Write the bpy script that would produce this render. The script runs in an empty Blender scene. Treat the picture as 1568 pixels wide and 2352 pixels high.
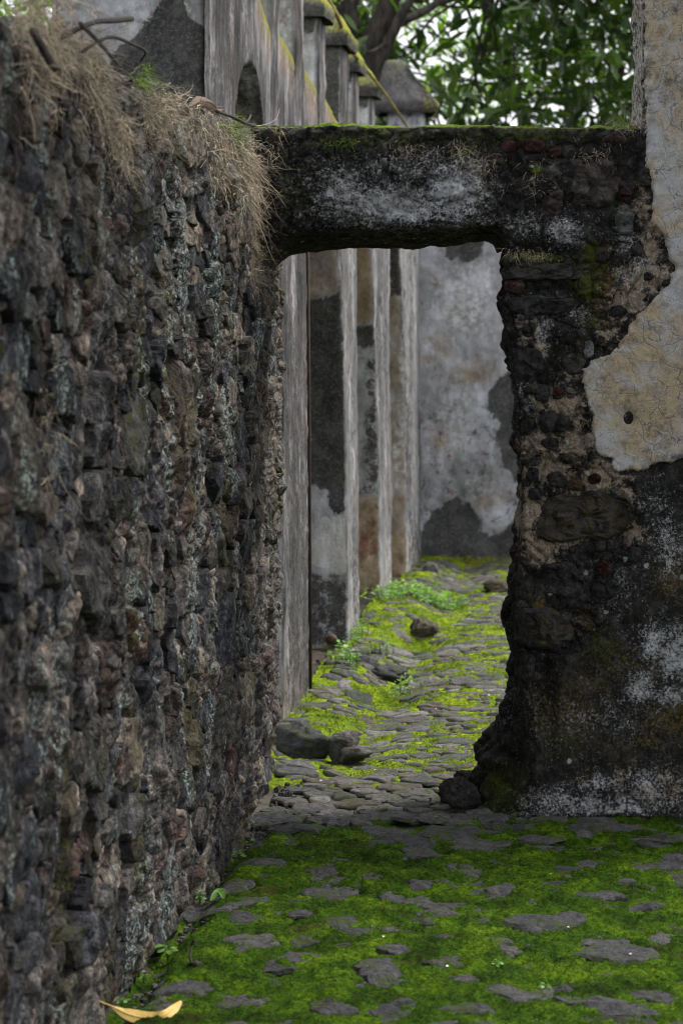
import bpy, math, random
import numpy as np
from mathutils import Vector

# ------------------------------------------------------------------ camera, sky, sun, exposure
SC = bpy.context.scene
COL = SC.collection
EYE = 1.68                      # camera height
F = 5553.0                      # focal length in units of a 1568 x 2352 picture
CX, HY = 784.0, 777.0           # optical axis column, horizon row of that picture

cam_d = bpy.data.cameras.new('camera')
cam = bpy.data.objects.new('camera', cam_d)
COL.objects.link(cam)
cam.location = (0, 0, EYE)
cam.rotation_euler = (math.radians(90), 0, 0)
cam_d.sensor_fit = 'VERTICAL'
cam_d.sensor_height = 36.0
cam_d.sensor_width = 24.0
cam_d.lens = 85.0
cam_d.shift_y = -(1176 - HY) / 2352.0
cam_d.clip_start = 0.1
cam_d.clip_end = 2000
cam_d.dof.use_dof = True
cam_d.dof.focus_distance = 8.3
cam_d.dof.aperture_fstop = 5.0
cam_d.dof.aperture_blades = 9
SC.camera = cam

SUN_EL, SUN_AZ = 58.0, 62.0     # azimuth measured from +Y towards +X
world = bpy.data.worlds.new('World')
SC.world = world
world.use_nodes = True
wn = world.node_tree
wn.nodes.clear()
sky = wn.nodes.new('ShaderNodeTexSky')
sky.sky_type = 'NISHITA'
sky.sun_disc = False
sky.sun_elevation = math.radians(SUN_EL)
sky.sun_rotation = math.radians(SUN_AZ)
sky.air_density = 1.0
sky.dust_density = 6.0
sky.ozone_density = 1.0
hsv = wn.nodes.new('ShaderNodeHueSaturation')      # overcast: the cloud cover takes most of the blue out
hsv.inputs['Saturation'].default_value = 0.22
bg = wn.nodes.new('ShaderNodeBackground')
bg.inputs['Strength'].default_value = 0.125
wo = wn.nodes.new('ShaderNodeOutputWorld')
veil = wn.nodes.new('ShaderNodeMix')              # even cloud veil over the whole sky
veil.data_type = 'RGBA'
veil.inputs[0].default_value = 0.6
veil.inputs[7].default_value = (6.0, 6.15, 6.5, 1)
wn.links.new(sky.outputs[0], hsv.inputs['Color'])
wn.links.new(hsv.outputs[0], veil.inputs[6])
wn.links.new(veil.outputs[2], bg.inputs['Color'])
wn.links.new(bg.outputs[0], wo.inputs['Surface'])

sun_d = bpy.data.lights.new('sun', 'SUN')
sun_d.energy = 1.5
sun_d.angle = math.radians(10)
sun_d.color = (1.0, 0.96, 0.90)
sun = bpy.data.objects.new('sun', sun_d)
COL.objects.link(sun)
el, az = math.radians(SUN_EL), math.radians(SUN_AZ)
sdir = Vector((math.cos(el) * math.sin(az), math.cos(el) * math.cos(az), math.sin(el)))
sun.rotation_euler = sdir.to_track_quat('Z', 'Y').to_euler()
sun.location = (7, 12, 14)

SC.view_settings.view_transform = 'Standard'
SC.view_settings.look = 'None'
SC.view_settings.exposure = 1.25
SC.view_settings.gamma = 1.0
SC.view_settings.use_curve_mapping = False
SC.render.engine = 'CYCLES'
SC.cycles.use_denoising = True
SC.cycles.filter_width = 1.0
SC.cycles.use_adaptive_sampling = True
SC.cycles.adaptive_threshold = 0.02
SC.cycles.max_bounces = 6
SC.cycles.diffuse_bounces = 3
SC.cycles.glossy_bounces = 2
SC.cycles.transmission_bounces = 3
SC.cycles.transparent_max_bounces = 4

# ------------------------------------------------------------------ helpers: coordinates, noise
RNG = np.random.default_rng(7)


def tw(x, y, Y):
    """picture point on the upright plane at depth Y -> (X, Z)"""
    return (np.asarray(x, float) - CX) * Y / F, EYE + (HY - np.asarray(y, float)) * Y / F


def polyw(pts, Y):
    a = np.asarray(pts, float)
    X, Z = tw(a[:, 0], a[:, 1], Y)
    return np.stack([X, Z], 1)


def gp(x, y):
    """picture point on flat ground -> (X, Y)"""
    Y = F * EYE / (y - HY)
    return (x - CX) * Y / F, Y


SL = (1390 - CX) / F            # the passage runs at this slope: X = SL*Y - d


def px(Y, d):
    return SL * np.asarray(Y, float) - d


def _hash(ix, iy, iz, seed):
    h = (ix * 374761393 + iy * 668265263 + iz * 1440670441 + seed * 974634541) & 0xffffffff
    h = ((h ^ (h >> 13)) * 1274126177) & 0xffffffff
    h = ((h ^ (h >> 15)) * 2246822519) & 0xffffffff
    return ((h ^ (h >> 16)) & 0xffffff).astype(np.float64) / 8388607.5 - 1.0


def vnoise(x, y, z, seed=0):
    x, y, z = np.broadcast_arrays(np.asarray(x, float), np.asarray(y, float), np.asarray(z, float))
    fx, fy, fz = np.floor(x), np.floor(y), np.floor(z)
    ix, iy, iz = fx.astype(np.int64), fy.astype(np.int64), fz.astype(np.int64)
    u, v, w = x - fx, y - fy, z - fz
    u = u * u * u * (u * (u * 6 - 15) + 10)
    v = v * v * v * (v * (v * 6 - 15) + 10)
    w = w * w * w * (w * (w * 6 - 15) + 10)
    r = 0
    for a in (0, 1):
        wa = u if a else 1 - u
        for b in (0, 1):
            wb = v if b else 1 - v
            for c in (0, 1):
                wc = w if c else 1 - w
                r = r + wa * wb * wc * _hash(ix + a, iy + b, iz + c, seed)
    return r


def fbm(x, y, z, scale=1.0, octv=4, seed=0, gain=0.5):
    r, amp, tot = 0, 1.0, 0
    s = scale
    for o in range(octv):
        r = r + amp * vnoise(np.asarray(x) * s + 17.3 * o, np.asarray(y) * s + 5.1 * o, np.asarray(z) * s + 9.7 * o, seed + o * 13)
        tot += amp
        amp *= gain
        s *= 2.03
    return r / tot * 1.6


def voro2(x, y, scale, seed=0):
    """F1, F2 and a random number of the nearest cell"""
    x = np.asarray(x) * scale
    y = np.asarray(y) * scale
    ix, iy = np.floor(x).astype(np.int64), np.floor(y).astype(np.int64)
    f1 = np.full(x.shape, 9.0)
    f2 = np.full(x.shape, 9.0)
    rid = np.zeros(x.shape)
    z0 = np.zeros_like(ix)
    for a in (-1, 0, 1):
        for b in (-1, 0, 1):
            cx_, cy_ = ix + a, iy + b
            jx = cx_ + .5 + .45 * _hash(cx_, cy_, z0, seed)
            jy = cy_ + .5 + .45 * _hash(cx_, cy_, z0 + 7, seed)
            d = np.hypot(x - jx, y - jy)
            rr = _hash(cx_, cy_, z0 + 3, seed)
            near = d < f1
            f2 = np.where(near, f1, np.minimum(f2, d))
            rid = np.where(near, rr, rid)
            f1 = np.where(near, d, f1)
    return f1, f2, rid


def sstep(a, b, x):
    t = np.clip((np.asarray(x, float) - a) / (b - a), 0, 1)
    return t * t * (3 - 2 * t)


def poly_sd(x, z, poly):
    """signed distance to a polygon, positive inside"""
    x = np.asarray(x, float)
    z = np.asarray(z, float)
    d = np.full(x.shape, 1e9)
    ins = np.zeros(x.shape, bool)
    n = len(poly)
    for i in range(n):
        x0, z0 = poly[i]
        x1, z1 = poly[(i + 1) % n]
        ex, ez = x1 - x0, z1 - z0
        t = np.clip(((x - x0) * ex + (z - z0) * ez) / (ex * ex + ez * ez + 1e-12), 0, 1)
        d = np.minimum(d, np.hypot(x - x0 - t * ex, z - z0 - t * ez))
        c = ((z0 > z) != (z1 > z)) & (x < ex * (z - z0) / (z1 - z0 + 1e-12) + x0)
        ins ^= c
    return np.where(ins, d, -d)


def line_d(x, z, pts):
    x = np.asarray(x, float)
    z = np.asarray(z, float)
    d = np.full(x.shape, 1e9)
    for (x0, z0), (x1, z1) in zip(pts[:-1], pts[1:]):
        ex, ez = x1 - x0, z1 - z0
        t = np.clip(((x - x0) * ex + (z - z0) * ez) / (ex * ex + ez * ez + 1e-12), 0, 1)
        d = np.minimum(d, np.hypot(x - x0 - t * ex, z - z0 - t * ez))
    return d


def blobs(x, z, lst, Y):
    """sum of soft spots, given as picture x, y, rx, ry, strength on the plane at depth Y"""
    r = np.zeros(np.shape(x))
    for (bx, by, rx, ry, a) in lst:
        X, Z = tw(bx, by, Y)
        q = ((x - X) / (rx * Y / F)) ** 2 + ((z - Z) / (ry * Y / F)) ** 2
        r = np.maximum(r, a * np.exp(-q))
    return r


# ------------------------------------------------------------------ helpers: objects
def tag(o, label=None, cat=None, group=None, kind=None):
    if label: o['label'] = label
    if cat: o['category'] = cat
    if group: o['group'] = group
    if kind: o['kind'] = kind
    return o


def make_mesh(name, V, Fc, attrs=None, smooth=True):
    V = np.ascontiguousarray(V, dtype=np.float32)
    me = bpy.data.meshes.new(name)
    if isinstance(Fc, np.ndarray):
        Fc = [Fc]
    Fc = [np.asarray(f, dtype=np.int32) for f in Fc if len(f)]
    loops = np.concatenate([f.ravel() for f in Fc])
    sizes = np.concatenate([np.full(len(f), f.shape[1], np.int32) for f in Fc])
    starts = np.concatenate([[0], np.cumsum(sizes)[:-1]]).astype(np.int32)
    me.vertices.add(len(V))
    me.vertices.foreach_set('co', V.ravel())
    me.loops.add(len(loops))
    me.loops.foreach_set('vertex_index', loops)
    me.polygons.add(len(sizes))
    me.polygons.foreach_set('loop_start', starts)
    me.polygons.foreach_set('loop_total', sizes)
    me.update(calc_edges=True)
    me.polygons.foreach_set('use_smooth', np.full(len(sizes), smooth, bool))
    for k, a in (attrs or {}).items():
        at = me.attributes.new(k, 'FLOAT', 'POINT')
        at.data.foreach_set('value', np.ascontiguousarray(np.broadcast_to(a, (len(V),)), dtype=np.float32))
    return me


WLOC = {}


def put(name, V, Fc, mat, parent=None, attrs=None, origin=None, smooth=True):
    """link world-space geometry as one mesh object"""
    V = np.asarray(V, float).reshape(-1, 3)
    if origin is None:
        origin = np.array([V[:, 0].mean(), V[:, 1].mean(), V[:, 2].min()])
    origin = np.asarray(origin, float)
    me = make_mesh(name, V - origin, Fc, attrs, smooth)
    me.materials.append(mat)
    o = bpy.data.objects.new(name, me)
    COL.objects.link(o)
    WLOC[o.name] = origin
    if parent is not None:
        o.parent = parent
        o.location = origin - WLOC[parent.name]
    else:
        o.location = origin
    return o


def empty(name, loc, label, cat, group=None):
    o = bpy.data.objects.new(name, None)
    o.empty_display_size = 0.2
    COL.objects.link(o)
    o.location = loc
    WLOC[o.name] = np.asarray(loc, float)
    return tag(o, label, cat, group)


def grid_faces(n, m, keep=None):
    i = np.arange(n * m).reshape(n, m)
    f = np.stack([i[:-1, :-1], i[:-1, 1:], i[1:, 1:], i[1:, :-1]], -1)
    if keep is not None:
        k = keep[:-1, :-1] | keep[:-1, 1:] | keep[1:, 1:] | keep[1:, :-1]
        return f[k]
    return f.reshape(-1, 4)


def compact(V, Fc, attrs):
    used = np.unique(Fc)
    remap = np.zeros(len(V), int)
    remap[used] = np.arange(len(used))
    return V[used], remap[Fc], {k: np.broadcast_to(a, (len(V),))[used] for k, a in attrs.items()}


class Acc:
    """collects pieces into one mesh"""
    def __init__(s):
        s.V, s.F3, s.F4, s.A, s.n = [], [], [], {}, 0

    def add(s, V, F, attrs=None):
        for f in (F if isinstance(F, list) else [F]):
            f = np.asarray(f)
            if len(f):
                (s.F3 if f.shape[1] == 3 else s.F4).append(f + s.n)
        s.V.append(V)
        for k, a in (attrs or {}).items():
            s.A.setdefault(k, []).append(np.broadcast_to(a, (len(V),)))
        s.n += len(V)

    def put(s, name, mat, parent=None, origin=None, smooth=True):
        F = []
        if s.F4: F.append(np.concatenate(s.F4))
        if s.F3: F.append(np.concatenate(s.F3))
        return put(name, np.concatenate(s.V), F, mat, parent, {k: np.concatenate(a) for k, a in s.A.items()}, origin, smooth)


# ------------------------------------------------------------------ helpers: materials
class Mat:
    def __init__(s, name):
        s.m = bpy.data.materials.new(name)
        s.m.use_nodes = True
        s.t = s.m.node_tree
        s.t.nodes.clear()
        s.out = s.t.nodes.new('ShaderNodeOutputMaterial')
        s.b = s.t.nodes.new('ShaderNodeBsdfPrincipled')
        s.t.links.new(s.b.outputs[0], s.out.inputs[0])
        s.pos = s.t.nodes.new('ShaderNodeNewGeometry').outputs['Position']

    def node(s, typ): return s.t.nodes.new(typ)

    def set(s, inp, v):
        if isinstance(v, bpy.types.NodeSocket): s.t.links.new(v, inp)
        elif isinstance(v, tuple) and len(v) == 3 and inp.type == 'RGBA': inp.default_value = (*v, 1)
        else: inp.default_value = v

    def scaled(s, v=(1, 1, 1), loc=(0, 0, 0)):
        n = s.node('ShaderNodeMapping')
        s.set(n.inputs['Vector'], s.pos)
        n.inputs['Scale'].default_value = v
        n.inputs['Location'].default_value = loc
        return n.outputs[0]

    def noise(s, scale, detail=5, rough=.6, vec=None, dist=0.0):
        n = s.node('ShaderNodeTexNoise')
        s.set(n.inputs['Vector'], vec if vec is not None else s.pos)
        n.inputs['Scale'].default_value = scale
        n.inputs['Detail'].default_value = detail
        n.inputs['Roughness'].default_value = rough
        n.inputs['Distortion'].default_value = dist
        return n.outputs['Fac']

    def voro(s, scale, feature='F1', vec=None, out='Distance', rand=1.0):
        n = s.node('ShaderNodeTexVoronoi')
        n.feature = feature
        s.set(n.inputs['Vector'], vec if vec is not None else s.pos)
        n.inputs['Scale'].default_value = scale
        n.inputs['Randomness'].default_value = rand
        return n.outputs[out]

    def attr(s, name):
        n = s.node('ShaderNodeAttribute')
        n.attribute_name = name
        return n.outputs['Fac']

    def thr(s, v, lo, hi):
        n = s.node('ShaderNodeMapRange')
        n.interpolation_type = 'SMOOTHSTEP'
        s.set(n.inputs[0], v)
        n.inputs[1].default_value = lo
        n.inputs[2].default_value = hi
        return n.outputs[0]

    def mth(s, op, a, b=0.0, clamp=False):
        n = s.node('ShaderNodeMath')
        n.operation = op
        n.use_clamp = clamp
        s.set(n.inputs[0], a)
        s.set(n.inputs[1], b)
        return n.outputs[0]

    def mix(s, f, a, b, mode='MIX'):
        n = s.node('ShaderNodeMix')
        n.data_type = 'RGBA'
        n.blend_type = mode
        s.set(n.inputs[0], f)
        s.set(n.inputs[6], a)
        s.set(n.inputs[7], b)
        return n.outputs[2]

    def ramp(s, f, stops, interp='LINEAR'):
        n = s.node('ShaderNodeValToRGB')
        n.color_ramp.interpolation = interp
        s.set(n.inputs[0], f)
        el = n.color_ramp.elements
        while len(el) < len(stops): el.new(0.5)
        for e, (p, c) in zip(el, stops):
            e.position = p
            e.color = (*c, 1)
        return n.outputs[0]

    def speck(s, mask, nz, k=2.6, soft=.25):
        """ragged cover: where the mask plus the noise passes one half"""
        a = s.mth('MULTIPLY', s.mth('SUBTRACT', nz, .5), k)
        return s.thr(s.mth('ADD', a, mask), .5 - soft, .5 + soft)

    def bump(s, h, strength=.5, dist=.01, prev=None):
        n = s.node('ShaderNodeBump')
        n.inputs['Strength'].default_value = strength
        n.inputs['Distance'].default_value = dist
        s.set(n.inputs['Height'], h)
        if prev is not None: s.t.links.new(prev, n.inputs['Normal'])
        return n.outputs[0]

    def done(s, col, rough=.9, normal=None, spec=.3):
        s.set(s.b.inputs['Base Color'], col)
        s.set(s.b.inputs['Roughness'], rough)
        s.b.inputs['Specular IOR Level'].default_value = spec
        if normal is not None: s.t.links.new(normal, s.b.inputs['Normal'])
        return s.m


def m_rubble():
    """left wall: black basalt rubble, brown dirt, mint lichen, olive moss"""
    m = Mat('rubble_stone')
    rnd = m.attr('rnd')
    base = m.ramp(rnd, [(0, (.018, .019, .022)), (.22, (.036, .038, .047)), (.40, (.074, .076, .088)), (.55, (.105, .10, .098)),
                        (.70, (.044, .044, .047)), (.78, (.20, .168, .142)), (.86, (.07, .067, .067)), (.95, (.066, .038, .034)), (.97, (.11, .11, .118)), (1, (.22, .20, .175))])
    var = m.ramp(m.noise(24, 9, .8), [(.35, (.05, .05, .06)), (.5, (.95, .93, .92)), (.64, (3.8, 3.6, 3.35))])
    col = m.mix(1.0, base, var, 'MULTIPLY')
    st = m.scaled((1, 1, .30))
    brown = m.speck(m.thr(m.noise(3.1, 4, .55, st), .50, .72), m.noise(36, 5, .7), 1.6, .3)
    col = m.mix(m.mth('MULTIPLY', brown, .42), col, m.mix(m.noise(60, 3), (.034, .022, .014), (.085, .052, .028)))
    blk = m.thr(m.noise(5.5, 6, .68, m.scaled((1, 1, .4), (3, 1, 2))), .42, .62)
    col = m.mix(m.mth('MULTIPLY', blk, .82), col, (.009, .009, .011))
    olive = m.mth('MULTIPLY', m.thr(m.noise(4.2, 5, .6, m.scaled((1, 1, .35), (7, 0, 5))), .54, .64), m.thr(m.noise(48, 4, .7), .42, .60))
    olive = m.mth('MAXIMUM', olive, m.mth('MULTIPLY', m.attr('moss'), m.thr(m.noise(30, 4, .7), .38, .58)))
    col = m.mix(m.mth('MULTIPLY', olive, .85), col, m.mix(m.noise(40, 3), (.034, .032, .006), (.085, .082, .012)))
    lich = m.mth('MULTIPLY', m.thr(m.noise(6.0, 5, .62, m.scaled((1, 1, .30), (1, 4, 9))), .52, .60), m.thr(m.noise(70, 7, .85), .50, .58))
    col = m.mix(m.mth('MULTIPLY', lich, .9), col, m.mix(m.noise(30, 2), (.33, .42, .38), (.50, .56, .54)))
    tan = m.mth('MULTIPLY', m.attr('mortar'), m.thr(m.noise(38, 5, .7), .40, .60))
    col = m.mix(m.mth('MULTIPLY', tan, .8), col, m.mix(m.noise(120, 4), (.09, .072, .055), (.25, .205, .16)))
    n = m.bump(m.noise(45, 8, .75), .9, .02)
    n = m.bump(m.voro(130, 'F1'), .5, .005, n)
    n = m.bump(m.noise(300, 4, .8), .6, .003, n)
    return m.done(col, .88, n, .18)


def m_gate():
    """gateway masonry: black weathered face with mortar, lime bloom, moss and ochre lichen"""
    m = Mat('weathered_masonry')
    col = m.ramp(m.noise(18, 8, .75), [(.30, (.004, .004, .005)), (.50, (.015, .0145, .015)), (.63, (.040, .038, .037)), (.78, (.15, .145, .14))])
    brown = m.speck(m.thr(m.noise(5, 4, .6), .5, .72), m.noise(70, 6, .75), 2.0, .25)
    col = m.mix(m.mth('MULTIPLY', brown, .5), col, (.050, .040, .030))
    mort = m.speck(m.attr('mortar'), m.noise(34, 7, .75), 3.2, .22)
    mc = m.mix(m.thr(m.noise(170, 5, .75), .35, .65), (.12, .098, .076), (.37, .305, .235))
    col = m.mix(m.mth('MULTIPLY', mort, .92), col, mc)
    fine = m.noise(95, 8, .85)
    white = m.speck(m.attr('white'), m.mth('ADD', m.mth('MULTIPLY', fine, .75), m.mth('MULTIPLY', m.noise(26, 6, .7), .25)), 4.4, .28)
    wc = m.mix(m.thr(m.noise(14, 4), .40, .62), m.mix(m.attr('warm'), (.40, .41, .43), (.36, .29, .20)), (.52, .53, .56))
    col = m.mix(m.mth('MULTIPLY', white, .85), col, wc)
    spk = m.mth('MULTIPLY', m.thr(m.noise(160, 6, .8), .60, .66), m.thr(m.noise(9, 4), .42, .58))
    col = m.mix(m.mth('MULTIPLY', spk, .35), col, (.30, .32, .32))
    vd = m.node('ShaderNodeTexVoronoi'); m.set(vd.inputs['Vector'], m.pos); vd.inputs['Scale'].default_value = 15
    sep = m.node('ShaderNodeSeparateColor'); m.set(sep.inputs[0], vd.outputs['Color'])
    ros = m.mth('MULTIPLY', m.mth('SUBTRACT', 1.0, m.thr(m.mth('ADD', vd.outputs['Distance'], m.mth('MULTIPLY', m.noise(90, 4), .25)), .20, .30)), m.thr(sep.outputs[0], .80, .86))
    col = m.mix(m.mth('MULTIPLY', ros, .8), col, m.mix(m.noise(150, 3), (.22, .27, .25), (.45, .48, .46)))
    oc = m.mth('MULTIPLY', m.speck(m.attr('ochre'), m.noise(90, 6, .8), 3.2, .2), .75)
    col = m.mix(oc, col, m.mix(m.noise(60, 3), (.065, .052, .008), (.16, .105, .018)))
    mo = m.speck(m.attr('moss'), m.noise(80, 5, .75), 2.8, .2)
    col = m.mix(mo, col, m.mix(m.noise(50, 4), (.020, .026, .004), (.060, .075, .008)))
    gr = m.speck(m.attr('green'), m.noise(60, 5, .75), 2.6, .2)
    col = m.mix(gr, col, m.mix(m.noise(70, 4), (.04, .085, .006), (.16, .24, .012)))
    n = m.bump(m.noise(40, 9, .78), .55, .012)
    n = m.bump(m.noise(210, 5, .8), .6, .003, n)
    return m.done(col, .94, n, .10)


def m_stone(name='gate_stone'):
    """single stones in the gateway: by rnd, from black over grey and red to tan"""
    m = Mat(name)
    rnd = m.attr('rnd')
    base = m.ramp(rnd, [(0, (.030, .030, .031)), (.25, (.055, .054, .056)), (.45, (.082, .078, .074)), (.6, (.062, .024, .024)),
                        (.75, (.105, .085, .062)), (.9, (.13, .14, .145)), (1, (.30, .30, .32))])
    var = m.ramp(m.noise(38, 9, .84), [(.32, (.15, .15, .15)), (.5, (.8, .8, .8)), (.7, (2.2, 2.1, 2.0))])
    col = m.mix(1.0, base, var, 'MULTIPLY')
    oc = m.mth('MULTIPLY', m.speck(m.attr('ochre'), m.noise(45, 6, .75), 2.6, .22), .8)
    col = m.mix(oc, col, m.mix(m.noise(50, 3), (.055, .042, .010), (.13, .088, .022)))
    lich = m.mth('MULTIPLY', m.thr(m.noise(12, 4), .54, .66), m.thr(m.noise(150, 5, .8), .56, .63))
    col = m.mix(m.mth('MULTIPLY', lich, .6), col, (.36, .42, .40))
    pits = m.thr(m.voro(120, 'F1'), .12, .34)
    n = m.bump(m.noise(50, 9, .8), 1.0, .020)
    n = m.bump(pits, .9, .006, n)
    n = m.bump(m.noise(280, 4, .8), .6, .003, n)
    return m.done(col, .92, n, .15)


def m_plaster():
    """right wall: cracked ochre and blue-grey lime plaster"""
    m = Mat('cracked_plaster')
    low = m.noise(4.5, 6, .65)
    col = m.ramp(low, [(.30, (.42, .42, .45)), (.44, (.40, .37, .33)), (.53, (.40, .325, .225)), (.66, (.42, .335, .22)), (.8, (.33, .29, .23))])
    col = m.mix(m.thr(m.noise(26, 7, .8), .42, .64), col, m.mix(1.0, col, (.48, .48, .50), 'MULTIPLY'))
    grey = m.speck(m.attr('grey'), m.noise(16, 6, .7), 2.4, .35)
    col = m.mix(grey, col, m.mix(m.noise(40, 5), (.27, .27, .28), (.47, .475, .50)))
    warp = m.node('ShaderNodeVectorMath'); warp.operation = 'ADD'
    nz = m.node('ShaderNodeTexNoise'); m.set(nz.inputs['Vector'], m.pos); nz.inputs['Scale'].default_value = 11; nz.inputs['Detail'].default_value = 4
    sc_ = m.node('ShaderNodeVectorMath'); sc_.operation = 'SCALE'; m.set(sc_.inputs[0], nz.outputs['Color']); sc_.inputs['Scale'].default_value = .10
    m.set(warp.inputs[0], m.pos); m.set(warp.inputs[1], sc_.outputs[0])
    crack = m.voro(13, 'DISTANCE_TO_EDGE', warp.outputs[0])
    halo = m.mth('MULTIPLY', m.mth('SUBTRACT', 1.0, m.thr(crack, .03, .16)), m.thr(m.noise(13, 4), .42, .62))
    col = m.mix(m.mth('MULTIPLY', halo, .55), col, (.45, .455, .48))
    line = m.mth('MULTIPLY', m.mth('SUBTRACT', 1.0, m.thr(crack, .003, .030)), m.thr(m.noise(7, 5, .7), .39, .58))
    col = m.mix(m.mth('MULTIPLY', line, .62), col, (.055, .05, .044))
    sp = m.thr(m.noise(150, 6, .85), .49, .58)
    col = m.mix(m.mth('MULTIPLY', sp, m.thr(m.noise(7, 4), .30, .70)), col, m.mix(.5, col, (.035, .034, .033)))
    sp2 = m.thr(m.noise(240, 5, .8), .58, .66)
    col = m.mix(m.mth('MULTIPLY', sp2, .55), col, (.58, .59, .62))
    dk = m.speck(m.attr('dark'), m.noise(22, 7, .75), 2.8, .3)
    col = m.mix(m.mth('MULTIPLY', dk, .85), col, m.mix(m.noise(120, 5, .8), (.022, .022, .022), (.11, .105, .10)))
    n = m.bump(m.noise(30, 8, .72), .45, .012)
    n = m.bump(m.thr(crack, .0, .05), .30, .008, n)
    n = m.bump(m.noise(230, 5, .85), .8, .003, n)
    return m.done(col, .93, n, .2)


def m_old_plaster():
    """aqueduct, buttresses and end wall: lime plaster with runs and stains, masks from attributes"""
    m = Mat('old_lime_plaster')
    n1 = m.noise(3.2, 7, .68)
    col = m.ramp(n1, [(.28, (.15, .147, .145)), (.45, (.275, .272, .285)), (.60, (.39, .395, .43)), (.78, (.52, .53, .575))])
    tan = m.speck(m.attr('tan'), m.noise(9, 6, .7), 1.3, .35)
    col = m.mix(m.mth('MULTIPLY', tan, .85), col, m.ramp(m.noise(11, 6, .7), [(.3, (.10, .066, .037)), (.5, (.25, .172, .098)), (.7, (.40, .31, .20))]))
    red = m.mth('MULTIPLY', m.speck(m.attr('red'), m.noise(14, 5, .65), 3.0, .2), .8)
    col = m.mix(red, col, (.19, .075, .055))
    li = m.speck(m.attr('light'), m.noise(24, 8, .8), 2.4, .18)
    col = m.mix(m.mth('MULTIPLY', li, .9), col, m.mix(m.noise(90, 5, .8), (.36, .355, .35), (.62, .615, .61)))
    col = m.mix(m.thr(m.noise(8, 6, .7, m.scaled((1, 1, .22))), .45, .68), col, m.mix(1.0, col, (1.35, 1.36, 1.42), 'MULTIPLY'))
    col = m.mix(m.thr(m.noise(12, 6, .75, m.scaled((1, 1, .4), (2, 5, 1))), .50, .70), col, m.mix(1.0, col, (.55, .54, .53), 'MULTIPLY'))
    # runs of lime and soot down the side faces
    st = m.scaled((1, 1, .30))
    s1 = m.noise(6, 8, .74, st)
    s2 = m.noise(20, 7, .75, m.scaled((1, 1, .18), (4, 2, 1)))
    run = m.ramp(m.mth('ADD', m.mth('MULTIPLY', s1, .62), m.mth('MULTIPLY', s2, .38)),
                 [(.40, (.014, .014, .016)), (.47, (.050, .048, .048)), (.52, (.115, .107, .106)), (.57, (.22, .21, .215)), (.66, (.42, .42, .45))])
    run = m.mix(1.0, run, m.ramp(m.noise(3.5, 6, .7, m.scaled((1, 1, .5))), [(.3, (.25, .25, .25)), (.5, (.9, .9, .9)), (.7, (1.5, 1.5, 1.5))]), 'MULTIPLY')
    rust_brown = m.mth('MULTIPLY', m.thr(m.noise(9, 4, .6, m.scaled((1, 1, .08), (9, 3, 2))), .58, .70), .5)
    run = m.mix(rust_brown, run, (.13, .065, .028))
    col = m.mix(m.attr('streak'), col, run)
    dk = m.speck(m.attr('dark'), m.noise(17, 9, .8), 2.0, .12)
    dkc = m.mix(m.thr(m.noise(60, 7, .82), .46, .66), m.ramp(m.noise(6, 7, .75), [(.3, (.010, .010, .011)), (.5, (.030, .029, .029)), (.68, (.085, .080, .077))]), (.12, .118, .115))
    col = m.mix(m.mth('MULTIPLY', dk, .94), col, dkc)
    mo = m.speck(m.attr('moss'), m.noise(40, 5, .7), 2.0, .25)
    col = m.mix(mo, col, m.mix(m.noise(25, 4), (.10, .09, .008), (.30, .32, .012)))
    n = m.bump(m.noise(26, 8, .72), .7, .012)
    n = m.bump(m.noise(160, 4, .8), .6, .003, n)
    return m.done(col, .92, n, .2)


def m_cobble():
    m = Mat('cobble_stone')
    rnd = m.attr('rnd')
    base = m.ramp(rnd, [(0, (.060, .060, .066)), (.35, (.105, .102, .108)), (.6, (.15, .142, .14)), (.8, (.12, .10, .085)), (.93, (.20, .19, .19)), (1, (.27, .255, .25))])
    var = m.ramp(m.noise(40, 9, .82), [(.32, (.28, .28, .28)), (.5, (.9, .9, .9)), (.7, (1.75, 1.7, 1.66))])
    col = m.mix(1.0, base, var, 'MULTIPLY')
    dirt = m.speck(m.thr(m.noise(7, 4), .5, .75), m.noise(60, 5, .7), 1.8, .3)
    col = m.mix(m.mth('MULTIPLY', dirt, .6), col, (.050, .042, .030))
    g = m.mth('MULTIPLY', m.thr(m.noise(11, 5, .65), .48, .60), m.thr(m.noise(90, 5, .75), .46, .56))
    col = m.mix(m.mth('MULTIPLY', g, m.attr('mossy')), col, (.06, .095, .010))
    n = m.bump(m.noise(45, 9, .78), 1.0, .018)
    n = m.bump(m.thr(m.voro(110, 'F1'), .1, .36), .6, .005, n)
    return m.done(col, .9, n, .15)


def m_soil():
    m = Mat('damp_soil')
    col = m.ramp(m.noise(30, 8, .75), [(.3, (.022, .018, .013)), (.5, (.052, .044, .034)), (.72, (.115, .10, .085))])
    col = m.mix(m.thr(m.noise(.35, 3), .45, .6), col, m.mix(m.noise(8, 4), (.03, .05, .010), (.06, .085, .015)))
    sand = m.mth('MULTIPLY', m.attr('sand'), m.thr(m.noise(14, 5, .7), .36, .58))
    col = m.mix(sand, col, m.mix(m.noise(90, 5, .75), (.10, .09, .078), (.22, .20, .18)))
    n = m.bump(m.noise(70, 8, .75), .9, .014)
    return m.done(col, .95, n, .15)


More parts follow.
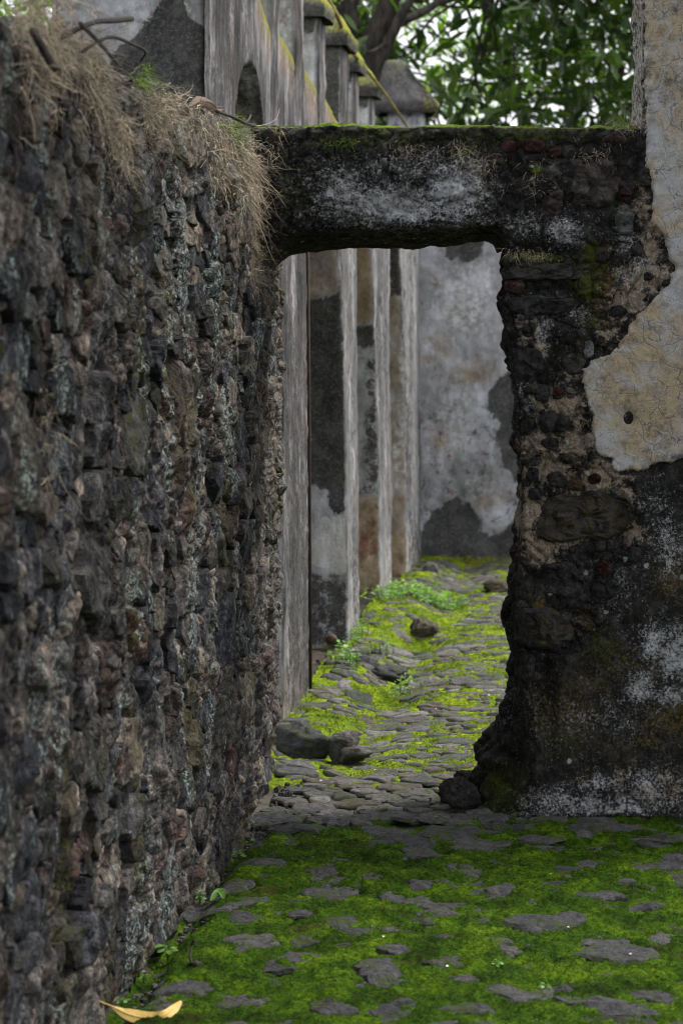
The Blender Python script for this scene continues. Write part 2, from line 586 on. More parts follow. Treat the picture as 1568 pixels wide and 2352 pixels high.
def m_moss(name, a, b, c, brown=.5):
    m = Mat(name)
    col = m.ramp(m.noise(6.5, 5, .65), [(.32, a), (.5, b), (.68, c)])
    col = m.mix(m.thr(m.noise(70, 6, .8), .40, .62), m.mix(1.0, col, (.45, .48, .5), 'MULTIPLY'), m.mix(1.0, col, (1.6, 1.5, 1.3), 'MULTIPLY'))
    br = m.mth('MULTIPLY', m.speck(m.thr(m.noise(3.1, 4, .6), .56, .76), m.noise(40, 5, .7), 1.5, .3), brown)
    col = m.mix(br, col, (.048, .034, .010))
    n = m.bump(m.noise(160, 5, .8), 1.0, .008)
    m.done(col, .95, n, .1)
    m.b.inputs['Sheen Weight'].default_value = .15
    m.b.inputs['Sheen Tint'].default_value = (*c, 1)
    return m.m


def m_leaf(name, top, back_, gloss=.35, trans=.35, varscale=1.3):
    m = Mat(name)
    col = m.mix(m.attr('rnd'), top, back_)
    col = m.mix(1.0, col, m.ramp(m.noise(varscale, 3), [(.3, (.6, .65, .6)), (.7, (1.35, 1.3, 1.2))]), 'MULTIPLY')
    m.done(col, gloss, None, .5)
    tr = m.node('ShaderNodeBsdfTranslucent')
    m.set(tr.inputs['Color'], m.mix(1.0, col, (2.6, 2.9, 1.0), 'MULTIPLY'))
    mx = m.node('ShaderNodeMixShader')
    mx.inputs[0].default_value = trans
    m.t.links.new(m.b.outputs[0], mx.inputs[1])
    m.t.links.new(tr.outputs[0], mx.inputs[2])
    m.t.links.new(mx.outputs[0], m.out.inputs[0])
    return m.m


def m_simple(name, c0, c1, scale=30, rough=.85, bump=.5, stretch=(1, 1, 1), rnd=False):
    m = Mat(name)
    v = m.scaled(stretch)
    f = m.noise(scale, 6, .7, v)
    col = m.mix(m.thr(f, .32, .68), c0, c1)
    if rnd:
        col = m.mix(1.0, col, m.ramp(m.attr('rnd'), [(0, (.55, .55, .55)), (1, (1.35, 1.3, 1.2))]), 'MULTIPLY')
    n = m.bump(f, bump, .01)
    return m.done(col, rough, n, .3)


MT = dict(
    rubble=m_rubble(), gate=m_gate(), stone=m_stone(), plaster=m_plaster(), old=m_old_plaster(), cobble=m_cobble(), soil=m_soil(),
    moss=m_moss('deep_green_moss', (.009, .023, .0015), (.032, .076, .0026), (.090, .160, .005), .8),
    pathmoss=m_moss('yellow_green_moss', (.048, .078, .006), (.125, .190, .009), (.23, .31, .014), .8),
    capmoss=m_moss('bright_cap_moss', (.05, .095, .006), (.13, .20, .010), (.24, .30, .012), .3),
    leaf=m_leaf('glossy_leaf', (.013, .034, .011), (.095, .17, .022), .26, .28),
    paleleaf=m_leaf('pale_leaf', (.09, .16, .02), (.18, .27, .03), .5, .5),
    weed=m_leaf('weed_leaf', (.09, .19, .03), (.16, .28, .06), .5, .35),
    bark=m_simple('bark', (.014, .012, .011), (.070, .060, .052), 22, .92, 1.0, (1, 1, .25)),
    straw=m_simple('dry_straw', (.26, .22, .165), (.56, .48, .38), 20, .8, 0, rnd=True),
    greengrass=m_simple('green_grass', (.07, .13, .02), (.20, .30, .05), 20, .7, 0, rnd=True),
    twig=m_simple('dead_twig', (.022, .018, .016), (.07, .056, .048), 60, .85, .6),
    deadleaf=m_simple('dead_leaf_brown', (.05, .030, .018), (.15, .095, .06), 40, .75, .5),
    yellowleaf=m_simple('fallen_yellow_leaf', (.52, .33, .075), (.70, .50, .16), 24, .55, .35),
    petal=m_simple('pale_petal', (.55, .50, .48), (.75, .70, .68), 60, .7, .2),
    rust_brown=m_simple('dark_brown', (.022, .014, .012), (.055, .030, .022), 30, .8, .4),
    rope=m_simple('mossy_cable', (.10, .075, .04), (.24, .20, .05), 14, .95, 1.0),
)


# ------------------------------------------------------------------ helpers: rough shapes
def stone_patch(ca, cb, radii, H, seed, mapf, rings=(0, .3, .58, .8, .93, 1.0), prof=(1, 1, .97, .82, .45, -.35), amp=.006, tilt=.12, sc=22):
    """a faceted stone in a surface: polar patch, rim sunk into the bed"""
    r = np.random.default_rng(seed)
    na = len(radii)
    th = np.linspace(0, 2 * math.pi, na, endpoint=False)
    R = np.asarray(rings[1:])[:, None] * np.asarray(radii)[None, :]
    a = ca + R * np.cos(th)
    b = cb + R * np.sin(th)
    a = np.concatenate([[ca], a.ravel()])
    b = np.concatenate([[cb], b.ravel()])
    p = np.concatenate([[prof[0]], np.repeat(prof[1:], na)])
    h = np.full(a.shape, 1e9)
    rm = float(np.mean(radii))
    for k in range(3):
        g = r.normal(0, tilt, 2)
        h = np.minimum(h, H * (1 + .25 * r.random()) + g[0] * (a - ca) + g[1] * (b - cb) + .25 * rm * tilt)
    h = np.where(p > 0, h * p, p * max(H, .02))
    h = h + amp * fbm(a, b, seed * .37, sc, 5, seed % 97, .58) * np.where(p > 0, 1, .3)
    a = a + .25 * amp * fbm(a, b, 3.3, sc * 2, 2, 5)
    V = np.stack(mapf(a, b, h), 1)
    nr = len(rings) - 1
    i = np.arange(na)
    j = (i + 1) % na
    F3 = np.stack([np.zeros(na, int), 1 + i, 1 + j], 1)
    F4 = []
    for k in range(nr - 1):
        o, q = 1 + k * na, 1 + (k + 1) * na
        F4.append(np.stack([o + i, q + i, q + j, o + j], 1))
    return V, [np.concatenate(F4), F3]


def power_radii(P, rad, i, na, gap, seed, ax=1.0, sm=.2):
    """distance to the border of cell i of a power diagram, by direction; ax stretches the first axis"""
    th = np.linspace(0, 2 * math.pi, na, endpoint=False)
    D = P - P[i]
    D = D / np.array([ax, 1.0])
    dist = np.hypot(D[:, 0], D[:, 1])
    near = np.argsort(dist)[1:15]
    r = np.full(na, rad[i] * 1.5)
    dx, dy = np.cos(th) / ax, np.sin(th)
    ln = np.hypot(dx, dy)
    r = r / ln * 1.0
    for j in near:
        d = dist[j]
        c = (dx * D[j, 0] + dy * D[j, 1]) / d
        lim = (d * d + rad[i] ** 2 - rad[j] ** 2) / (2 * d)
        lim = max(lim, .2 * rad[i])
        with np.errstate(divide='ignore', invalid='ignore'):
            q = np.where(c > .05, lim / c, 1e9)
        r = np.minimum(r, q)
    rr = np.random.default_rng(seed)
    wob = 1 + .10 * np.sin(th * 2 + rr.random() * 6) * rr.random() + .09 * np.sin(th * 3 + rr.random() * 6) + .06 * np.sin(th * 5 + rr.random() * 6)
    r = (1 - 2 * sm) * r + sm * np.roll(r, 1) + sm * np.roll(r, -1)
    wob = wob + .05 * rr.normal(size=na)
    return np.maximum(r * wob - gap, .012)


def darts(a0, a1, b0, b1, classes, seed, ax=1.0):
    """dart throwing with big stones first; classes = [(radius lo, hi, tries)]"""
    r = np.random.default_rng(seed)
    P = np.zeros((0, 2))
    R = np.zeros(0)
    for lo, hi, n in classes:
        for _ in range(n):
            q = np.array([r.uniform(a0, a1), r.uniform(b0, b1)])
            rad = r.uniform(lo, hi)
            if len(P):
                d = np.hypot((P[:, 0] - q[0]) / ax, P[:, 1] - q[1])
                if np.any(d < (R + rad) * .86): continue
            P = np.vstack([P, q])
            R = np.append(R, rad)
    return P, R


def prism(foot, rows, ds=.03, amp=.01, seed=0, scale=9, warp=None, center=None, round_=.02):
    """upright solid over a footprint; rows = (z, scale about the centre)"""
    foot = np.asarray(foot, float)
    c = foot.mean(0) if center is None else np.asarray(center)
    pts, nrm = [], []
    n = len(foot)
    for i in range(n):
        a, b = foot[i], foot[(i + 1) % n]
        L = np.hypot(*(b - a))
        k = max(2, int(L / ds))
        t = np.arange(k) / k
        pts.append(a + (b - a) * t[:, None])
        e = (b - a) / L
        nv = np.array([e[1], -e[0]])
        if np.dot(nv, (a + b) / 2 - c) < 0: nv = -nv
        nrm.append(np.repeat(nv[None], k, 0))
    pts = np.concatenate(pts)
    nrm = np.concatenate(nrm)
    for v in foot:      # ease the arrises
        d = np.hypot(*(pts - v).T)
        w = np.clip(1 - d / (round_ * 2), 0, 1)[:, None]
        pts = pts + (c - v) / np.hypot(*(c - v)) * w * round_ * .6
    m = len(pts)
    zs = np.array([z for z, s in rows])
    ss = np.array([s for z, s in rows])
    P = np.zeros((len(rows), m, 3))
    P[:, :, :2] = c + (pts - c)[None] * ss[:, None, None]
    P[:, :, 2] = zs[:, None]
    N = np.repeat(nrm[None], len(rows), 0)
    dsp = amp * (fbm(P[..., 0], P[..., 1], P[..., 2], scale, 4, seed) + .5 * fbm(P[..., 0], P[..., 1], P[..., 2], scale * 5, 3, seed + 3))
    P[:, :, :2] += N * dsp[..., None] * np.minimum(1, ss * 3)[:, None, None]
    P[:, :, 2] += .4 * dsp * (np.arange(len(rows)) > 0)[:, None]
    top = [P]
    for s in (.6, .2):   # closing rings on the top
        q = P[-1].copy()
        cc = q.mean(0)
        q = cc + (q - cc) * s
        q[:, 2] += amp * fbm(q[:, 0], q[:, 1], 0, scale, 3, seed + 9)
        top.append(q[None])
    P = np.concatenate(top)
    N = np.concatenate([N, N[-1:], N[-1:]])
    if warp is not None: P = warp(P)
    R = P.shape[0]
    idx = np.arange(R * m).reshape(R, m)
    nx = np.roll(idx, -1, 1)
    Fq = np.stack([idx[:-1], nx[:-1], nx[1:], idx[1:]], -1).reshape(-1, 4)
    V = P.reshape(-1, 3)
    V = np.vstack([V, P[-1].mean(0)])
    l = idx[-1]
    F3 = np.stack([l, np.roll(l, -1), np.full(m, len(V) - 1)], 1)
    return V, [Fq, F3], np.vstack([N.reshape(-1, 2), [[0, 0]]])


def zrows(z0, z1, dz, extra=()):
    r = [(z, 1.0) for z in np.linspace(z0, z1, max(3, int((z1 - z0) / dz)))]
    return r + list(extra)


def rock(c, rad, seed, n=(40, 28), amp=.06, planes=14):
    """angular boulder: a sphere cut by random planes"""
    r = np.random.default_rng(seed)
    ph = np.linspace(0, 2 * math.pi, n[0], endpoint=False)
    te = np.linspace(.03, math.pi - .03, n[1])
    T, Pp = np.meshgrid(te, ph, indexing='ij')
    D = np.stack([np.sin(T) * np.cos(Pp), np.sin(T) * np.sin(Pp), np.cos(T)], -1)
    rr = np.full(T.shape, 1.15)
    for k in range(planes):
        nv = r.normal(size=3)
        nv /= np.linalg.norm(nv)
        dt = D @ nv
        q = np.where(dt > .05, r.uniform(.62, .95) / np.maximum(dt, .05), 9)
        k_ = .025
        hh = np.clip(.5 + .5 * (q - rr) / k_, 0, 1)
        rr = q * (1 - hh) + rr * hh - k_ * hh * (1 - hh)
    rr = rr * (1 + amp * 1.3 * fbm(D[..., 0] + seed, D[..., 1], D[..., 2], 2.6, 5, seed, .6) + amp * .5 * fbm(D[..., 0], D[..., 1] + seed, D[..., 2], 9, 3, seed))
    V = (D * rr[..., None] * np.asarray(rad) + np.asarray(c)).reshape(-1, 3)
    i = np.arange(n[0] * n[1]).reshape(n[1], n[0])
    nx = np.roll(i, -1, 1)
    Fq = np.stack([i[:-1], i[1:], nx[1:], nx[:-1]], -1).reshape(-1, 4)
    V = np.vstack([V, V[i[0]].mean(0), V[i[-1]].mean(0)])
    a, b = len(V) - 2, len(V) - 1
    F3 = np.concatenate([np.stack([i[0], nx[0], np.full(n[0], a)], 1), np.stack([nx[-1], i[-1], np.full(n[0], b)], 1)])
    return V, [Fq, F3]


def tube(pts, radii, ns=8, amp=0.0, seed=0):
    pts = np.asarray(pts, float)
    m = len(pts)
    t = np.gradient(pts, axis=0)
    t /= np.linalg.norm(t, axis=1)[:, None] + 1e-9
    ref = np.array([0.31, 0.2, .93]) if abs(t[0][2]) < .8 else np.array([1., .1, 0])
    u = np.cross(t, ref)
    u /= np.linalg.norm(u, axis=1)[:, None]
    v = np.cross(t, u)
    th = np.linspace(0, 2 * math.pi, ns, endpoint=False)
    R = np.broadcast_to(np.asarray(radii, float), (m,))[:, None]
    if amp:
        R = R * (1 + amp * fbm(pts[:, 2:3] * 4, np.cos(th)[None] * 2, np.sin(th)[None] * 2, 1.0, 3, seed))
    P = pts[:, None] + R[..., None] * (np.cos(th)[None, :, None] * u[:, None] + np.sin(th)[None, :, None] * v[:, None])
    i = np.arange(m * ns).reshape(m, ns)
    nx = np.roll(i, -1, 1)
    Fq = np.stack([i[:-1], nx[:-1], nx[1:], i[1:]], -1).reshape(-1, 4)
    V = np.vstack([P.reshape(-1, 3), pts[0], pts[-1]])
    F3 = np.concatenate([np.stack([nx[0], i[0], np.full(ns, m * ns)], 1), np.stack([i[-1], nx[-1], np.full(ns, m * ns + 1)], 1)])
    return V, [Fq, F3]


def smooth_path(p, n):
    p = np.asarray(p, float)
    t = np.linspace(0, len(p) - 1, n)
    out = []
    for q in t:
        i = min(int(q), len(p) - 2)
        u = q - i
        p0, p1, p2, p3 = p[max(i - 1, 0)], p[i], p[i + 1], p[min(i + 2, len(p) - 1)]
        out.append(.5 * (2 * p1 + (p2 - p0) * u + (2 * p0 - 5 * p1 + 4 * p2 - p3) * u * u + (3 * p1 - p0 - 3 * p2 + p3) * u ** 3))
    return np.array(out)


def strands(root, d0, L, droop, wid, rng, seg=5, curl=.25, kink=.0):
    """thin drooping blades: arrays of roots (n,3), start directions, lengths"""
    n = len(root)
    t = np.linspace(0, 1, seg)
    d0 = d0 / (np.linalg.norm(d0, axis=1)[:, None] + 1e-9)
    side = rng.normal(size=(n, 3))
    cur = rng.normal(size=(n, 3)) * curl
    P = np.zeros((n, seg, 3))
    for k, u in enumerate(t):
        P[:, k] = root + L[:, None] * (d0 * (u - .35 * u * u * np.minimum(droop, 1.5)[:, None]) + cur * u * u)
        P[:, k, 2] -= L * droop * u ** 1.7
        if kink: P[:, k] += L[:, None] * kink * u * rng.normal(size=(n, 3))
    side = np.cross(side, d0)
    side /= np.linalg.norm(side, axis=1)[:, None] + 1e-9
    w = wid[:, None] * (1 - .85 * t)[None]
    A = P + side[:, None] * w[..., None] * .5
    B = P - side[:, None] * w[..., None] * .5
    V = np.stack([A, B], 2).reshape(-1, 3)
    base = (np.arange(n) * seg * 2)[:, None]
    f = []
    for k in range(seg - 1):
        f.append(base + np.array([2 * k, 2 * k + 1, 2 * k + 3, 2 * k + 2]))
    return V, np.concatenate(f), np.repeat(rng.random(n), seg * 2)


def leaf_arrays(base, direc, up, L, W, fold, bend):
    """n lanceolate leaves of 8 vertices each"""
    n = len(base)
    d = direc / (np.linalg.norm(direc, axis=1)[:, None] + 1e-9)
    s = np.cross(d, up)
    s /= np.linalg.norm(s, axis=1)[:, None] + 1e-9
    u = np.cross(s, d)
    L = L[:, None]
    W = W[:, None]

    def pt(f, w, h):
        return base + d * L * f + s * W * w + u * (L * h)
    fo = fold[:, None]
    be = bend[:, None]
    V = np.stack([pt(0, 0, 0), pt(.34, .42, 0) + u * W * fo, pt(.34, 0, 0) - u * L * be * .1, pt(.34, -.42, 0) + u * W * fo,
                  pt(.68, .40, 0) + u * (W * fo - L * be * .35), pt(.68, 0, 0) - u * L * be * .45, pt(.68, -.40, 0) + u * (W * fo - L * be * .35),
                  pt(.98, 0, 0) - u * L * be], 1).reshape(-1, 3)
    b = (np.arange(n) * 8)[:, None]
    F3 = np.concatenate([b + np.array(q) for q in ((0, 1, 2), (0, 2, 3), (7, 5, 4), (7, 6, 5))])
    F4 = np.concatenate([b + np.array(q) for q in ((1, 4, 5, 2), (2, 5, 6, 3))])
    return V, [F4, F3]


# ================================================================== THE GROUND
def gz(x, y):
    """height of the trodden surface"""
    x = np.asarray(x, float)
    y = np.asarray(y, float)
    d = SL * y - x
    z = .012 * fbm(x, y, 0, 1.3, 3, 4)
    inpass = sstep(8.9, 9.8, y)
    bank = sstep(1.02, 1.32, d) * .03 + sstep(.9, .2, d) * .015
    mound = .05 * np.exp(-((y - 11.9) / .5) ** 2) * sstep(.95, 1.25, d) + .06 * np.exp(-((y - 14.3) / .75) ** 2) * sstep(.75, 1.15, d)
    chan = -.03 * np.exp(-((d - 1.0) / .12) ** 2)
    pit = -.16 * np.exp(-((y - 9.95) / .22) ** 2 - ((d - 1.28) / .17) ** 2) - .09 * np.exp(-((y - 11.4) / .13) ** 2 - ((d - 1.12) / .17) ** 2) \
        - .10 * np.exp(-((y - 13.45) / .2) ** 2 - ((d - 1.08) / .16) ** 2)
    z = z + inpass * (bank + mound + chan) + pit
    z = z - .035 * np.exp(-((d - 1.21) / .045) ** 2) * sstep(8.6, 8.2, y)
    return z * sstep(30, 20, np.abs(y)) * sstep(12, 5, np.abs(x))


gx = np.concatenate([[-400, -120, -40, -14, -6, -3.5], np.arange(-2.2, 3.2, .04), [3.6, 5, 8, 15, 40, 120, 400]])
gy = np.concatenate([[-400, -120, -30, -8, 0, 3], np.arange(4.4, 19, .04), [19.5, 21, 24, 30, 45, 80, 160, 420, 900]])
GX, GY = np.meshgrid(gx, gy, indexing='ij')
GZ = gz(GX, GY) - .016 + .008 * fbm(GX, GY, 0, 9, 3, 22)
sand = np.exp(-((GY - 8.65) / .36) ** 2) + .5 * np.exp(-((GY - 17.3) / .5) ** 2)
ground = put('ground', np.stack([GX, GY, GZ], -1), grid_faces(*GX.shape), MT['soil'], None, {'sand': sand.ravel()}, origin=(0, 0, 0))
tag(ground, 'dark damp soil under the cobbled passage and mossy yard', 'ground', kind='structure')


def gmap(a, b, h):
    return a, b, gz(a, b) + h


# cobbles: (a) the mossy yard in front of the gate, (b) the passage beyond
def cobble_set():
    items = []
    Pa, Ra = darts(-.85, 1.55, 5.45, 8.5, [(.085, .125, 160), (.055, .08, 500), (.03, .05, 700)], 11, 1.25)
    for i in range(len(Pa)):
        a, b = Pa[i]
        if SL * b - a > 1.17: continue
        items.append((a, b, Ra[i], i, Pa, Ra, 1.25, 'yard'))
    Pb, Rb = darts(-.9, 1.7, 8.5, 18.2, [(.06, .085, 160), (.04, .055, 3600), (.024, .035, 6000)], 12, 1.4)
    for i in range(len(Pb)):
        a, b = Pb[i]
        d = SL * b - a
        if d > 1.36 or (b < 9.2 and (d > 1.17 or a > .75)): continue
        if gz(a, b) < -.05: continue
        items.append((a, b, Rb[i], i, Pb, Rb, 1.3, 'path'))
    return items


def visible_path(a, b):
    """through the doorway, or in front of it"""
    if b < 8.5: return abs(a) < .1413 * b
    xl = (640 - CX) / F * b
    xr = (1195 - CX) / F * b
    return xl < a < xr


cob = cobble_set()
HERO = [  # stones that stand clear of the moss: picture x, y, half width, half height
    (1250, 2125, 92, 20), (880, 2240, 66, 32), (570, 2175, 72, 30), (600, 1995, 55, 16), (730, 2020, 45, 30), (765, 2058, 70, 24), (545, 2047, 42, 15),
    (805, 2140, 70, 20), (1420, 2190, 90, 26), (975, 1975, 60, 18), (690, 1905, 60, 12), (1085, 2010, 60, 14), (1290, 2005, 40, 10), (1240, 1935, 50, 12),
    (1535, 2000, 50, 16), (1440, 1905, 60, 8), (430, 2280, 70, 20), (560, 2310, 60, 20), (1190, 2285, 70, 20), (900, 2330, 60, 18), (760, 2330, 50, 20),
    (560, 2120, 36, 14), (1010, 2090, 50, 12), (905, 2190, 40, 10), (700, 2178, 40, 10), (1150, 2055, 40, 10), (690, 2115, 30, 10), (850, 2030, 30, 10),
    (1350, 2300, 70, 16), (1080, 2330, 60, 16), (1500, 2290, 50, 16), (640, 2235, 40, 12), (1380, 2065, 50, 12), (1480, 2090, 40, 10), (1055, 2255, 50, 10), (960, 1885, 60, 8), (1130, 1880, 30, 7)]
hero_w = []
for hx, hy, hw, hh in HERO:
    X, Y = gp(hx, hy)
    hero_w.append((X, Y, hw * Y / F, abs(gp(hx, hy - hh)[1] - Y)))
n_obj = 0
rest = Acc()


def area_seen(it):
    a, b, r = it[0], it[1], it[2]
    return (visible_path(a, b), r * r / b ** 3)


pieces = []
for k, (X, Y, wx, wy) in enumerate(hero_w):
    na = 26
    th = np.linspace(0, 2 * math.pi, na, endpoint=False)
    rr = np.random.default_rng(900 + k)
    rad = 1 / np.sqrt((np.cos(th) / wx) ** 2 + (np.sin(th) / (wy * .9)) ** 2)
    rad = rad * 1.05 * (1 + .16 * np.sin(2 * th + rr.random() * 6) + .13 * np.sin(3 * th + rr.random() * 6) + .07 * np.sin(5 * th + rr.random() * 6) + .05 * rr.normal(size=na))
    V, Fc = stone_patch(X, Y, rad, .0120 + .004 * rr.random(), 900 + k, gmap, amp=.013, tilt=.03, sc=12,
                        rings=(0, .14, .28, .42, .56, .68, .8, .9, 1.0), prof=(1, 1, 1, 1, 1, .99, .96, .85, .2))
    pieces.append((V, Fc, .02 + .36 * rr.random(), 1.0))
cob.sort(key=area_seen, reverse=True)
for q, (a, b, r, i, P, R, ax, where) in enumerate(cob):
    if where == 'yard' and any(((a - X) / (wx * 1.15)) ** 2 + ((b - Y) / (wy * 1.15)) ** 2 < 1.0 for X, Y, wx, wy in hero_w): continue
    seed = 2000 + i + (5000 if where == 'path' else 0)
    rr = np.random.default_rng(seed)
    big = len(pieces) < 290
    na = 24 if big else 14
    rad = power_radii(P, R, i, na, .004, seed, ax)
    rad = np.minimum(rad, R[i] * 1.7)
    H = rr.uniform(.000, .013) if where == 'yard' else rr.uniform(.003, .013)
    if where == 'path' and b < 9.15: H *= .3
    V, Fc = stone_patch(a, b, rad, H, seed, gmap, amp=.012 if where == 'yard' else .008, tilt=.05 if where == 'yard' else .03, sc=16,
                        rings=(0, .2, .4, .58, .74, .86, .95, 1.0) if big else (0, .3, .6, .85, 1.0), prof=(1, 1, 1, 1, .97, .88, .6, -.4) if big else (1, 1, .96, .8, -.4))
    pieces.append((V, Fc, rr.random() * .45 if where == 'yard' else .25 + .75 * rr.random(), .8 if where == 'yard' else .9))
for q, (V, Fc, rnd, my) in enumerate(pieces):
    if q < 298:
        put('cobblestone', V, Fc, MT['cobble'], ground, {'rnd': rnd, 'mossy': my}, smooth=q > 120)
    else:
        rest.add(V, Fc, {'rnd': np.full(len(V), rnd), 'mossy': np.full(len(V), my)})
o = rest.put('small_cobbles', MT['cobble'], ground)
tag(o, kind='stuff')


# moss: sheets that rise above the stones where the moss is thick
def moss_sheet(name, xs, ys, hfun, mat, label, blades, bl, seed, keepfun):
    X, Y = np.meshgrid(xs, ys, indexing='ij')
    h = hfun(X, Y)
    Z = gz(X, Y) + h
    keep = (h > -.014) & keepfun(X, Y)
    V, Fc, _ = compact(np.stack([X, Y, Z], -1).reshape(-1, 3), grid_faces(*X.shape, keep), {})
    acc = Acc()
    acc.add(V, Fc)
    r = np.random.default_rng(seed)
    bx = r.uniform(xs[0], xs[-1], blades)
    by = r.uniform(ys[0] ** .35, ys[-1] ** .35, blades) ** (1 / .35)
    bh = hfun(bx, by)
    ok = (bh > .001) & keepfun(bx, by)
    bx, by, bh = bx[ok], by[ok], bh[ok]
    n = len(bx)
    root = np.stack([bx, by, gz(bx, by) + bh - .002], 1)
    L = r.uniform(.4, 1.0, n) * bl
    d = r.normal(0, .45, (n, 3))
    d[:, 2] = 1
    tip = root + d * L[:, None]
    sd = np.stack([np.cos(r.random(n) * 6.3), np.sin(r.random(n) * 6.3), np.zeros(n)], 1) * (L * .20)[:, None]
    V = np.stack([root + sd, root - sd, tip], 1).reshape(-1, 3)
    acc.add(V, np.arange(3 * n).reshape(-1, 3))
    o = acc.put(name, mat, None)
    return tag(o, label, 'moss', kind='stuff')


def yard_moss(x, y):
    patch = fbm(x, y, 1, 2.6, 4, 31)
    h = .0135 + .008 * patch + .015 * fbm(x, y * .7, 2, 17, 5, 32, .72) + .004 * fbm(x, y, 5, 60, 3, 33)
    h = h - .020 * sstep(7.9, 8.55, y + .3 * fbm(x, y, 8, 2.2, 4, 36)) * sstep(.72, .35, x) - .006 * sstep(7.3, 8.2, y)
    d = SL * y - x
    h = h - .02 * sstep(1.13, 1.21, d + .03 * fbm(x, y, 3, 8, 2, 3))
    for X, Y, wx, wy in hero_w:
        h = h - .0085 * np.exp(-(((x - X) / wx) ** 2 + ((y - Y) / (wy * .9)) ** 2) ** 2)
    return h


def path_moss(x, y):
    d = SL * y - x
    patch = fbm(x, y, 1, 2.2, 4, 41)
    h = -.0012 + .009 * patch + .016 * fbm(x, y, 2, 7, 5, 42, .72) + .005 * fbm(x, y, 4, 40, 2, 43)
    h = h + .009 * np.exp(-((y - 14.2) / 1.1) ** 2) * sstep(.5, .9, d) + .008 * np.exp(-((y - 12.2) / .5) ** 2) * sstep(.9, 1.15, d) \
        + .013 * np.exp(-((y - 10.7) / .35) ** 2) * sstep(.95, 1.15, d) + .016 * np.exp(-((y - 13.6) / .9) ** 2) * sstep(.55, .25, d)
    h = h - .026 * np.exp(-((y - 8.75) / .32) ** 2)
    return h


moss_sheet('moss_carpet', np.arange(-.85, 1.6, .0065), np.arange(5.4, 8.75, .009), yard_moss, MT['moss'],
           'deep green moss carpet over the cobbles in front of the gateway', 230000, .007, 5,
           lambda x, y: (SL * y - x < 1.24) & (y < 8.75))
moss_sheet('path_moss', np.arange(-.62, 1.7, .011), np.arange(8.75, 18.3, .016), path_moss, MT['pathmoss'],
           'bright yellow-green moss between the cobbles of the passage beyond', 90000, .014, 6,
           lambda x, y: (SL * y - x < 1.40) & (y > 8.75))

# ================================================================== LEFT RUBBLE WALL
LWD, LWEND = 1.225, 9.27
lw_root = empty('rubble_wall', (px(6.8, LWD) - .3, 6.8, 0), 'tall dark volcanic rubble wall running along the left side', 'wall')


def lw_top(s):
    return 2.37 + .03 * vnoise(s * 1.7, 0, 0, 8) + .02 * vnoise(s * 5, 0, 0, 9)


def lw_point(s, z, h):
    """s: depth along the wall, z: height, h: relief"""
    s = np.asarray(s, float)
    lean = .012 * np.sin(s * 1.9) + .015 * vnoise(s * .9, z * .9, 0, 3)
    end = sstep(LWEND - .05, LWEND, s)
    foot = -.02 * sstep(.35, 0, z)
    x = px(np.minimum(s, LWEND), LWD) + h + lean - .05 * end * 0 + foot
    return x, s - .1 * h, z


ss = np.concatenate([np.arange(4.1, LWEND, .009)])
nt = 400
tt = np.linspace(0, 1, nt)
S, T = np.meshgrid(ss, tt, indexing='ij')
top = lw_top(S)
Z = -.06 + T * (top + .06)
warp = .03 * fbm(S, Z, 0, 6, 2, 50)
f1, f2, rid = voro2(S / 1.7 + warp, Z + .02 * fbm(S, Z, 5, 7, 2, 51), 13, 52)
g1, g2, gid = voro2(S / 1.4 + warp, Z, 34, 53)
h = .014 * rid * sstep(.0, .12, f2 - f1) + .022 * np.sqrt(np.clip(f2 - f1, 0, 1)) - .022
h = h + .010 * np.sqrt(np.clip(g2 - g1, 0, 1)) + .006 * gid
h = h + .022 * fbm(S, Z, 3, 2.1, 3, 54) + .012 * fbm(S, Z, 4, 11, 5, 55, .60) + .002
holes = [(5.35, 2.02, .06, .10), (5.45, 1.48, .05, .05), (6.9, 1.75, .07, .05), (7.6, 1.9, .05, .05), (6.2, 1.1, .06, .04), (5.8, .35, .07, .07), (6.6, .62, .05, .04), (7.4, 1.25, .05, .04), (6.3, 1.55, .05, .035)]
for a, b, ra, rb in holes:
    h = h - .10 * np.exp(-(((S - a) / (ra * 1.8)) ** 2 + ((Z - b) / rb) ** 2) ** 1.5)
edge_r = .10
rnd_top = np.clip(1 - (top - Z) / edge_r, 0, 1)
h = h - edge_r * (1 - np.sqrt(1 - np.minimum(rnd_top, .999) ** 2)) * .9
endr = np.clip(1 - (LWEND - S) / .06, 0, 1)
h = h - .06 * (1 - np.sqrt(1 - np.minimum(endr, .999) ** 2))
X, Yw, Zw = lw_point(S, Z, h)
P = np.stack([X, Yw, Zw], -1)
# over the top and the far end: continue the sheet
topn = 10
tp = [P]
for k in range(1, topn + 1):
    q = P[:, -1].copy()
    q[:, 0] -= .055 * k
    q[:, 2] += .03 * fbm(q[:, 0], q[:, 1], 0, 5, 3, 57) + (0.03 if k < 8 else -.3 * (k - 7))
    tp.append(q[:, None])
P = np.concatenate(tp, 1)
en = [P]
for k in range(1, 9):
    q = P[-1:].copy()
    q[..., 0] -= .06 * k
    q[..., 1] += .012 * fbm(q[..., 0], q[..., 2], 0, 9, 3, 58)
    en.append(q)
P = np.concatenate(en, 0)
n_, m_ = P.shape[:2]
mossA = np.zeros((n_, m_))
mossA[:len(ss), :nt] = .9 * sstep(.22, .02, top - Z) * (.5 + .5 * np.sign(fbm(S, Z, 8, 3, 2, 60))) + sstep(.10, 0, Z) * .6
mossA[:, nt:] = .8
mortA = np.zeros((n_, m_))
mortA[:len(ss), :nt] = .10 + .85 * sstep(8.5, 8.8, S)
mortA[len(ss):] = .8
rndA = np.full((n_, m_), .3)
rndA[:len(ss), :nt] = .5 + .45 * np.where(gid * 0 + rid > 0, rid, gid)
